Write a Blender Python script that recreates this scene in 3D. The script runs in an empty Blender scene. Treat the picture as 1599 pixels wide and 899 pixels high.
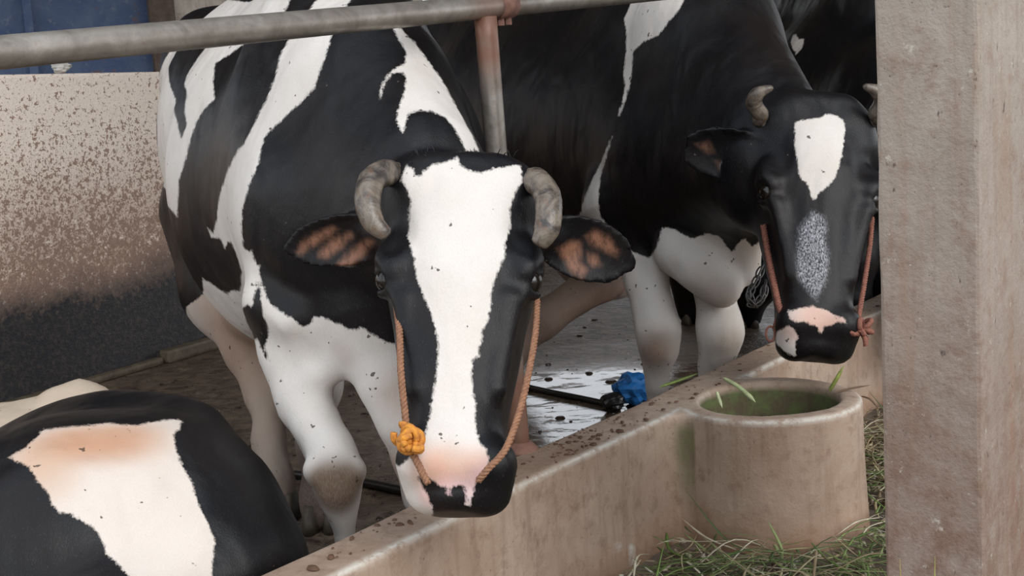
import bpy, bmesh, math, random
import numpy as np
from mathutils import Vector, Matrix

# ------------------------------------------------------------------ camera, sky, light, exposure
SC = bpy.context.scene
COL = SC.collection
FPX, PITCH, ROLL, CAMZ = 2000.0, math.radians(8.5), math.radians(3.6), 1.0
_F = np.array([0, math.cos(PITCH), -math.sin(PITCH)])
_R0 = np.array([1.0, 0, 0]); _U0 = np.array([0, math.sin(PITCH), math.cos(PITCH)])
_X = math.cos(ROLL) * _R0 - math.sin(ROLL) * _U0
_Y = math.sin(ROLL) * _R0 + math.cos(ROLL) * _U0
_C = np.array([0, 0, CAMZ])

def at(px, py, d):
    """place seen at photo pixel (px, py), d metres away along the view axis"""
    return _C + d * (_F + (px - 799.5) / FPX * _X + (449.5 - py) / FPX * _Y)

def on_z(px, py, z):
    v = _F + (px - 799.5) / FPX * _X + (449.5 - py) / FPX * _Y
    return _C + v * ((z - CAMZ) / v[2])

cd = bpy.data.cameras.new('camera'); cam = bpy.data.objects.new('camera', cd); COL.objects.link(cam)
cd.sensor_width = 36.0; cd.lens = FPX / 1599 * 36.0; cd.clip_start = 0.05
cam.matrix_world = Matrix((( _X[0], _Y[0], -_F[0], 0), (_X[1], _Y[1], -_F[1], 0), (_X[2], _Y[2], -_F[2], CAMZ), (0, 0, 0, 1)))
SC.camera = cam
SC.view_settings.view_transform = 'Standard'; SC.view_settings.look = 'None'
SC.view_settings.gamma = 1.0; SC.view_settings.exposure = -0.25

w = bpy.data.worlds.new('overcast_sky'); SC.world = w; w.use_nodes = True
nt = w.node_tree; nt.nodes.clear()
_bg = nt.nodes.new('ShaderNodeBackground'); _o = nt.nodes.new('ShaderNodeOutputWorld')
_tc = nt.nodes.new('ShaderNodeTexCoord'); _sp = nt.nodes.new('ShaderNodeSeparateXYZ'); _cr = nt.nodes.new('ShaderNodeValToRGB')
nt.links.new(_tc.outputs['Generated'], _sp.inputs[0]); nt.links.new(_sp.outputs['Z'], _cr.inputs[0])
_cr.color_ramp.elements[0].position = 0.0; _cr.color_ramp.elements[0].color = (0.95, 0.97, 1.0, 1)
_cr.color_ramp.elements[1].position = 0.7; _cr.color_ramp.elements[1].color = (0.80, 0.89, 1.0, 1)
nt.links.new(_cr.outputs[0], _bg.inputs[0]); nt.links.new(_bg.outputs[0], _o.inputs[0])
_bg.inputs[1].default_value = 2.0
sd = bpy.data.lights.new('hazy_sun', 'SUN'); sun = bpy.data.objects.new('hazy_sun', sd); COL.objects.link(sun)
sd.energy = 2.2; sd.angle = math.radians(40); sd.color = (1.0, 0.97, 0.93)
sun.rotation_euler = Vector((-0.50, 0.66, -0.50)).to_track_quat('-Z', 'Y').to_euler()

# ------------------------------------------------------------------ object helpers
def tag(o, label=None, cat=None, group=None, kind=None):
    for k, v in (('label', label), ('category', cat), ('group', group), ('kind', kind)):
        if v: o[k] = v
    return o

def link_mesh(name, me, mats, parent=None):
    o = bpy.data.objects.new(name, me); COL.objects.link(o)
    for m in (mats if isinstance(mats, (list, tuple)) else [mats]): me.materials.append(m)
    if parent is not None: o.parent = parent
    return o

def mesh_from(name, verts, faces, smooth=True):
    me = bpy.data.meshes.new(name)
    me.from_pydata([tuple(map(float, v)) for v in verts], [], [tuple(map(int, q)) for q in faces])
    if smooth: me.polygons.foreach_set('use_smooth', [True] * len(me.polygons))
    me.update(); return me

def thing(name, loc, label, cat, group=None):
    o = bpy.data.objects.new(name, None); COL.objects.link(o); o.location = loc
    o.empty_display_size = 0.1
    return tag(o, label, cat, group)

def local(pts, root):
    return np.asarray(pts, float) - np.array(root.location)

def catmull(P, n):
    P = np.asarray(P, float); P = np.vstack([2 * P[0] - P[1], P, 2 * P[-1] - P[-2]]); out = []
    for i in range(1, len(P) - 2):
        for t in np.linspace(0, 1, n, endpoint=False):
            a, b, c, d = P[i - 1], P[i], P[i + 1], P[i + 2]
            out.append(0.5 * (2 * b + (c - a) * t + (2 * a - 5 * b + 4 * c - d) * t * t + (3 * b - a - 3 * c + d) * t ** 3))
    out.append(P[-2]); return np.array(out)

def frames(P):
    T = np.gradient(P, axis=0); T /= np.linalg.norm(T, axis=1)[:, None] + 1e-12
    n = np.cross(T[0], [0.3, 0.2, 0.93]); n /= np.linalg.norm(n); N = []
    for t in T:
        n = n - t * (n @ t); n /= np.linalg.norm(n) + 1e-12; N.append(n.copy())
    N = np.array(N); return T, N, np.cross(T, N)

def tube(P, R, seg=10, cap=True, flat=1.0):
    """swept tube: verts, faces"""
    P = np.asarray(P, float); R = np.broadcast_to(np.asarray(R, float), (len(P),)); T, N, B = frames(P)
    a = np.linspace(0, 2 * math.pi, seg, endpoint=False)
    V = (P[:, None] + R[:, None, None] * (np.cos(a)[None, :, None] * N[:, None] + flat * np.sin(a)[None, :, None] * B[:, None])).reshape(-1, 3)
    F = [(i * seg + j, i * seg + (j + 1) % seg, (i + 1) * seg + (j + 1) % seg, (i + 1) * seg + j) for i in range(len(P) - 1) for j in range(seg)]
    if cap: F += [tuple(range(seg))[::-1], tuple(range((len(P) - 1) * seg, len(P) * seg))]
    return V, F

def merge(parts):
    V, F, n = [], [], 0
    for v, f in parts:
        V.append(np.asarray(v)); F += [tuple(i + n for i in q) for q in f]; n += len(v)
    return np.vstack(V), F

def rope(P, r, pitch=0.02, n=14):
    """three twisted strands along a smooth path"""
    P = catmull(P, n); L = np.r_[0, np.cumsum(np.linalg.norm(np.diff(P, axis=0), axis=1))]
    s = np.arange(0, L[-1], pitch / 7); P = np.stack([np.interp(s, L, P[:, i]) for i in range(3)], 1)
    T, N, B = frames(P); out = []
    for k in range(3):
        ph = 2 * math.pi * (s / pitch + k / 3)
        out.append(tube(P + 0.5 * r * (np.cos(ph)[:, None] * N + np.sin(ph)[:, None] * B), 0.56 * r, 6))
    return merge(out)

def box_bm(sx, sy, sz, bevel=0.01, seg=2, cuts=0):
    bm = bmesh.new(); bmesh.ops.create_cube(bm, size=1.0)
    bmesh.ops.scale(bm, vec=(sx, sy, sz), verts=bm.verts)
    if cuts: bmesh.ops.subdivide_edges(bm, edges=bm.edges, cuts=cuts, use_grid_fill=True)
    if bevel:
        es = [e for e in bm.edges if len(e.link_faces) == 2 and e.calc_face_angle(0) > 0.8]
        bmesh.ops.bevel(bm, geom=es, offset=bevel, segments=seg, profile=0.6, affect='EDGES')
    return bm

# ------------------------------------------------------------------ material helpers
def mat(name):
    m = bpy.data.materials.new(name); m.use_nodes = True
    t = m.node_tree; return m, t, t.nodes['Principled BSDF']

class G:
    def __init__(s, t): s.t = t
    def n(s, typ, ins=None, **kw):
        nd = s.t.nodes.new(typ)
        for k, v in kw.items(): setattr(nd, k, v)
        for k, v in (ins or {}).items():
            if hasattr(v, 'default_value') and hasattr(v, 'links'): s.t.links.new(v, nd.inputs[k])
            else: nd.inputs[k].default_value = v
        return nd
    def noise(s, co, scale, detail=5, rough=0.6, dist=0.0):
        return s.n('ShaderNodeTexNoise', {'Vector': co, 'Scale': scale, 'Detail': detail, 'Roughness': rough, 'Distortion': dist}).outputs['Fac']
    def ramp(s, fac, stops):
        nd = s.n('ShaderNodeValToRGB', {0: fac}); e = nd.color_ramp.elements
        while len(e) < len(stops): e.new(0.5)
        for i, (p, c) in enumerate(stops):
            e[i].position = p; e[i].color = (c, c, c, 1) if not hasattr(c, '__len__') else (*c[:3], 1)
        return nd.outputs[0]
    def mix(s, f, a, b, mode='MIX'):
        nd = s.n('ShaderNodeMix', data_type='RGBA', blend_type=mode)
        for i, v in ((0, f), (6, a), (7, b)):
            if hasattr(v, 'links'): s.t.links.new(v, nd.inputs[i])
            else: nd.inputs[i].default_value = v if i == 0 else ((*v, 1) if len(v) == 3 else v)
        return nd.outputs[2]
    def math(s, op, a, b=0.0, c=0.0, clamp=False):
        nd = s.n('ShaderNodeMath', {0: a, 1: b, 2: c}, operation=op); nd.use_clamp = clamp; return nd.outputs[0]
    def bump(s, h, strength, dist, normal=None):
        nd = s.n('ShaderNodeBump', {'Height': h, 'Strength': strength, 'Distance': dist})
        if normal is not None: s.t.links.new(normal, nd.inputs['Normal'])
        return nd.outputs[0]
    def attr(s, name): return s.n('ShaderNodeAttribute', attribute_name=name)
    def obj(s): return s.n('ShaderNodeTexCoord').outputs['Object']
    def maprange(s, v, a, b, c=0.0, d=1.0):
        return s.n('ShaderNodeMapRange', {0: v, 1: a, 2: b, 3: c, 4: d}).outputs[0]
    def scale(s, co, v): return s.n('ShaderNodeMapping', {'Vector': co, 'Scale': v}).outputs[0]

def set_in(b, t, **kw):
    for k, v in kw.items():
        k = k.replace('_', ' ')
        if hasattr(v, 'links'): t.links.new(v, b.inputs[k])
        else: b.inputs[k].default_value = (*v, 1) if hasattr(v, '__len__') and len(v) == 3 else v

def plain(name, col, rough=0.6, metal=0.0, var=0.25, scale=30.0, bump=0.2, dark=None, spec=0.5):
    m, t, b = mat(name); g = G(t); co = g.obj()
    n = g.noise(co, scale); d = dark or tuple(c * (1 - var) for c in col)
    set_in(b, t, Base_Color=g.mix(g.ramp(n, [(0.3, 0.0), (0.7, 1.0)]), d, col), Roughness=rough, Metallic=metal, Normal=g.bump(n, bump, 0.004))
    b.inputs['Specular IOR Level'].default_value = spec
    return m

def concrete(name, light, dark, stain, fine=90.0, bump=0.35, rough=0.85, streak=True, wear_glint=None, low=None):
    m, t, b = mat(name); g = G(t); co = g.obj()
    big = g.noise(co, 4.0, 6, 0.65, 0.4); mid = g.noise(co, 22.0, 6, 0.7); fin = g.noise(co, fine, 4, 0.7)
    c = g.mix(g.ramp(big, [(0.35, 0.0), (0.68, 1.0)]), light, dark)
    c = g.mix(g.ramp(mid, [(0.52, 0.0), (0.72, 0.75)]), c, stain)
    if streak:
        st = g.noise(g.scale(co, (14.0, 14.0, 1.3)), 3.0, 5, 0.65)
        c = g.mix(g.ramp(st, [(0.5, 0.0), (0.75, 0.5)]), c, stain)
    c = g.mix(g.ramp(fin, [(0.26, 0.8), (0.36, 0.0)]), c, tuple(x * 0.25 for x in dark))
    if low:
        zz = g.n('ShaderNodeSeparateXYZ', {0: co}).outputs['Z']
        c = g.mix(g.math('MULTIPLY', g.maprange(g.math('ADD', zz, g.math('MULTIPLY', big, 0.12)), low[0], low[1], 0.95, 0.0), g.ramp(mid, [(0.3, 0.4), (0.6, 1.0)])), c, low[2])
    if wear_glint:
        a = g.attr('wear_glint').outputs['Fac']
        c = g.mix(g.math('MULTIPLY', a, g.ramp(g.noise(co, 26.0, 5, 0.75), [(0.36, 0.0), (0.52, 1.0)])), c, wear_glint)
    if name == 'pillar_concrete':
        c = g.mix(g.ramp(g.noise(g.scale(co, (9.0, 9.0, 1.1)), 1.6, 5, 0.65, 0.4), [(0.52, 0.0), (0.70, 0.45)]), c, (0.25, 0.14, 0.085))
        c = g.mix(g.ramp(g.noise(co, 48.0, 5, 0.75), [(0.63, 0.0), (0.70, 0.8)]), c, (0.46, 0.42, 0.36))
        c = g.mix(g.ramp(g.noise(g.scale(co, (1, 1, .45)), 75.0, 3, 0.6), [(0.27, 0.85), (0.33, 0.0)]), c, (0.075, 0.05, 0.038))
    if name == 'trough_concrete':
        c = g.mix(g.attr('algae').outputs['Fac'], c, g.mix(g.ramp(mid, [(0.4, 0.0), (0.6, 1.0)]), (0.10, 0.075, 0.042), (0.11, 0.135, 0.045)))
    h = g.math('ADD', g.math('MULTIPLY', mid, 0.6), g.math('MULTIPLY', fin, 0.4))
    set_in(b, t, Base_Color=c, Roughness=rough, Normal=g.bump(h, bump, 0.012))
    return m

# ------------------------------------------------------------------ solid modelling on a distance grid
class Solid:
    """soft union of tapered limbs, ellipsoids and lofts -> one continuous surface"""
    def __init__(s): s.p = []
    def _add(s, fn, lo, hi, k, grp, op): s.p.append((fn, np.array(lo), np.array(hi), k, grp, op))
    def cap(s, a, ra, b, rb, k=0.05, zs=1.0, grp=0, op=1):
        a = np.array(a, float); b = np.array(b, float); S = np.array([1, 1, 1 / zs]); A = a * S; BA = (b - a) * S; L = BA @ BA + 1e-9
        def fn(x, y, z):
            px, py, pz = x - A[0], y - A[1], z / zs - A[2]
            h = np.clip((px * BA[0] + py * BA[1] + pz * BA[2]) / L, 0, 1)
            return np.sqrt((px - h * BA[0]) ** 2 + (py - h * BA[1]) ** 2 + (pz - h * BA[2]) ** 2) - (ra + h * (rb - ra))
        r = max(ra, rb) * np.array([1, 1, max(1, zs)]) + k + 0.03
        s._add(fn, np.minimum(a, b) - r, np.maximum(a, b) + r, k, grp, op); return s
    def limb(s, pts, k=0.04, zs=1.0, grp=0):
        for (a, ra), (b, rb) in zip(pts[:-1], pts[1:]): s.cap(a, ra, b, rb, k, zs, grp)
        return s
    def ell(s, c, rad, axes=None, k=0.03, grp=0, op=1):
        c = np.array(c, float); M = np.eye(3) if axes is None else np.array(axes, float); rad = np.array(rad, float)
        def fn(x, y, z):
            d = (x - c[0], y - c[1], z - c[2])
            q = [(d[0] * M[i, 0] + d[1] * M[i, 1] + d[2] * M[i, 2]) for i in range(3)]
            k0 = np.sqrt(sum((q[i] / rad[i]) ** 2 for i in range(3))); k1 = np.sqrt(sum((q[i] / rad[i] ** 2) ** 2 for i in range(3))) + 1e-6
            return k0 * (k0 - 1) / k1
        r = rad.max() + k + 0.03; s._add(fn, c - r, c + r, k, grp, op); return s
    def loft(s, o, ax, st, k=0.04, grp=0):
        """o origin; ax rows = across, along, outward; st rows = t, half width, front, back, power"""
        o = np.array(o, float); M = np.array(ax, float); st = np.array(st, float); t0, t1 = st[0, 0], st[-1, 0]
        tt = np.linspace(t0, t1, 60)
        cols = [np.interp(tt, st[:, 0], st[:, i]) for i in range(1, 5)]
        ker = np.array([1, 2, 3, 2, 1]) / 9.0
        cols = [np.convolve(np.pad(c, 2, 'edge'), ker, 'valid') for c in cols]
        def fn(x, y, z):
            d = (x - o[0], y - o[1], z - o[2])
            a, t, n = [(d[0] * M[i, 0] + d[1] * M[i, 1] + d[2] * M[i, 2]) for i in range(3)]
            tc = np.clip(t, t0, t1); shp = tc.shape
            wv, fv, bv, pv = [np.interp(tc.ravel(), tt, c).reshape(shp) for c in cols]
            h = (fv + bv) / 2; u = np.abs(a) / wv; v = np.abs(n - (fv - bv) / 2) / h
            q = ((u ** pv + v ** pv) ** (1 / pv) - 1) * np.minimum(wv, h)
            over = np.maximum(np.abs(t - tc), 0)
            return np.where(over > 0, np.sqrt(np.maximum(q + 0.03, 0) ** 2 + over ** 2) - 0.03, q)
        r = max(np.abs(st[:, 1:4]).max(), 0.1) + 0.06; e = o + M[1] * t0, o + M[1] * t1
        s._add(fn, np.minimum(*e) - r - k, np.maximum(*e) + r + k, k, grp, 1); return s
    def bounds(s):
        a = [q for q in s.p if q[5] > 0]
        return np.min([q[1] for q in a], 0), np.max([q[2] for q in a], 0)
    def field(s, xs, ys, zs):
        D = np.full((len(xs), len(ys), len(zs)), 1.0, np.float32)
        for fn, lo, hi, k, g, op in s.p:
            ix = [np.searchsorted(v, (lo[i], hi[i])) for i, v in enumerate((xs, ys, zs))]
            if any(b - a < 1 for a, b in ix): continue
            sl = tuple(slice(a, b) for a, b in ix)
            d = fn(xs[sl[0]][:, None, None], ys[sl[1]][None, :, None], zs[sl[2]][None, None, :]).astype(np.float32)
            c = D[sl]
            if op > 0: h = np.clip(k - np.abs(c - d), 0, None) / k; D[sl] = np.minimum(c, d) - h * h * k * 0.25
            else: d = -d; h = np.clip(k - np.abs(c - d), 0, None) / k; D[sl] = np.maximum(c, d) + h * h * k * 0.25
        return D
    def groups(s, P):
        gs = sorted({q[4] for q in s.p}); out = {g: np.full(len(P), 9.0) for g in gs}
        for fn, lo, hi, k, g, op in s.p:
            if op < 0: continue
            m = np.all((P > lo) & (P < hi), 1)
            if m.any(): out[g][m] = np.minimum(out[g][m], fn(P[m, 0], P[m, 1], P[m, 2]))
        return np.array(gs)[np.argmin([out[g] for g in gs], 0)], out

def axis_steps(lo, hi, coarse, fine=None, flo=0, fhi=0):
    if fine is None: return np.arange(lo, hi + coarse, coarse)
    v = [lo]
    while v[-1] < hi:
        x = v[-1]; d = max(flo - x, x - fhi, 0.0); v.append(x + min(coarse, fine + d * 0.12))
    return np.array(v)

def surface_nets(D, xs, ys, zs):
    s = D < 0; nx, ny, nz = D.shape
    c = np.zeros((nx - 1, ny - 1, nz - 1), np.uint8)
    offs = [(i, j, k) for i in (0, 1) for j in (0, 1) for k in (0, 1)]
    for i, j, k in offs: c += s[i:nx - 1 + i, j:ny - 1 + j, k:nz - 1 + k]
    I = np.argwhere((c > 0) & (c < 8)); gid = np.full(c.shape, -1, np.int64); gid[tuple(I.T)] = np.arange(len(I))
    acc = np.zeros((len(I), 3)); cnt = np.zeros(len(I)); ax = (xs, ys, zs)
    for a in offs:
        for d in range(3):
            if a[d]: continue
            b = list(a); b[d] = 1
            A = I + np.array(a); B = I + np.array(b); da = D[tuple(A.T)].astype(float); db = D[tuple(B.T)].astype(float)
            m = (da < 0) != (db < 0); t = np.where(m, da / (da - db + 1e-12), 0)
            pa = np.stack([ax[q][A[:, q]] for q in range(3)], 1); pb = np.stack([ax[q][B[:, q]] for q in range(3)], 1)
            acc += np.where(m[:, None], pa + (pb - pa) * t[:, None], 0); cnt += m
    V = acc / cnt[:, None]; Fs = []
    for d in range(3):
        e, f = [(1, 2), (2, 0), (0, 1)][d]
        sl0 = [slice(None)] * 3; sl1 = [slice(None)] * 3; sl0[d] = slice(0, -1); sl1[d] = slice(1, None)
        for q in (e, f): sl0[q] = slice(1, -1); sl1[q] = slice(1, -1)
        s0 = s[tuple(sl0)]; s1 = s[tuple(sl1)]; E = np.argwhere(s0 != s1); fl = s0[tuple(E.T)]
        base = E.copy(); base[:, e] += 1; base[:, f] += 1
        def cell(de, df):
            q = base.copy(); q[:, e] += de; q[:, f] += df; return gid[tuple(q.T)]
        Q = np.stack([cell(-1, -1), cell(0, -1), cell(0, 0), cell(-1, 0)], 1)
        Q[~fl] = Q[~fl][:, ::-1]; Fs.append(Q)
    return V, np.vstack(Fs)

def fast_mesh(name, V, Q):
    me = bpy.data.meshes.new(name); me.vertices.add(len(V)); me.vertices.foreach_set('co', V.astype(np.float32).ravel())
    me.loops.add(Q.size); me.loops.foreach_set('vertex_index', Q.astype(np.int32).ravel())
    me.polygons.add(len(Q)); me.polygons.foreach_set('loop_start', np.arange(0, Q.size, 4, dtype=np.int32))
    me.polygons.foreach_set('use_smooth', np.ones(len(Q), bool)); me.update(calc_edges=True); me.validate(); return me

def set_attr(me, name, val):
    a = me.attributes.new(name, 'FLOAT_COLOR' if val.ndim == 2 else 'FLOAT', 'POINT')
    if val.ndim == 2: a.data.foreach_set('color', np.hstack([val, np.ones((len(val), 1))]).astype(np.float32).ravel())
    else: a.data.foreach_set('value', val.astype(np.float32).ravel())

def poly_sd(P, poly):
    """signed distance to a polygon, positive inside"""
    poly = np.asarray(poly, float); d = np.full(len(P), 1e9); ins = np.zeros(len(P), bool); x, y = P[:, 0], P[:, 1]
    for a, b in zip(poly, np.roll(poly, -1, 0)):
        e = b - a; t = np.clip(((P - a) @ e) / (e @ e + 1e-12), 0, 1); q = P - a - t[:, None] * e
        d = np.minimum(d, (q * q).sum(1))
        if a[1] != b[1]:
            ins ^= ((a[1] > y) != (b[1] > y)) & (x < (b[0] - a[0]) * (y - a[1]) / (b[1] - a[1]) + a[0])
    d = np.sqrt(d); return np.where(ins, d, -d)

# coat patches, traced on each animal: frame = (origin, across, up) in the animal's own space, polygons in metres
PATCH = {}
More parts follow.
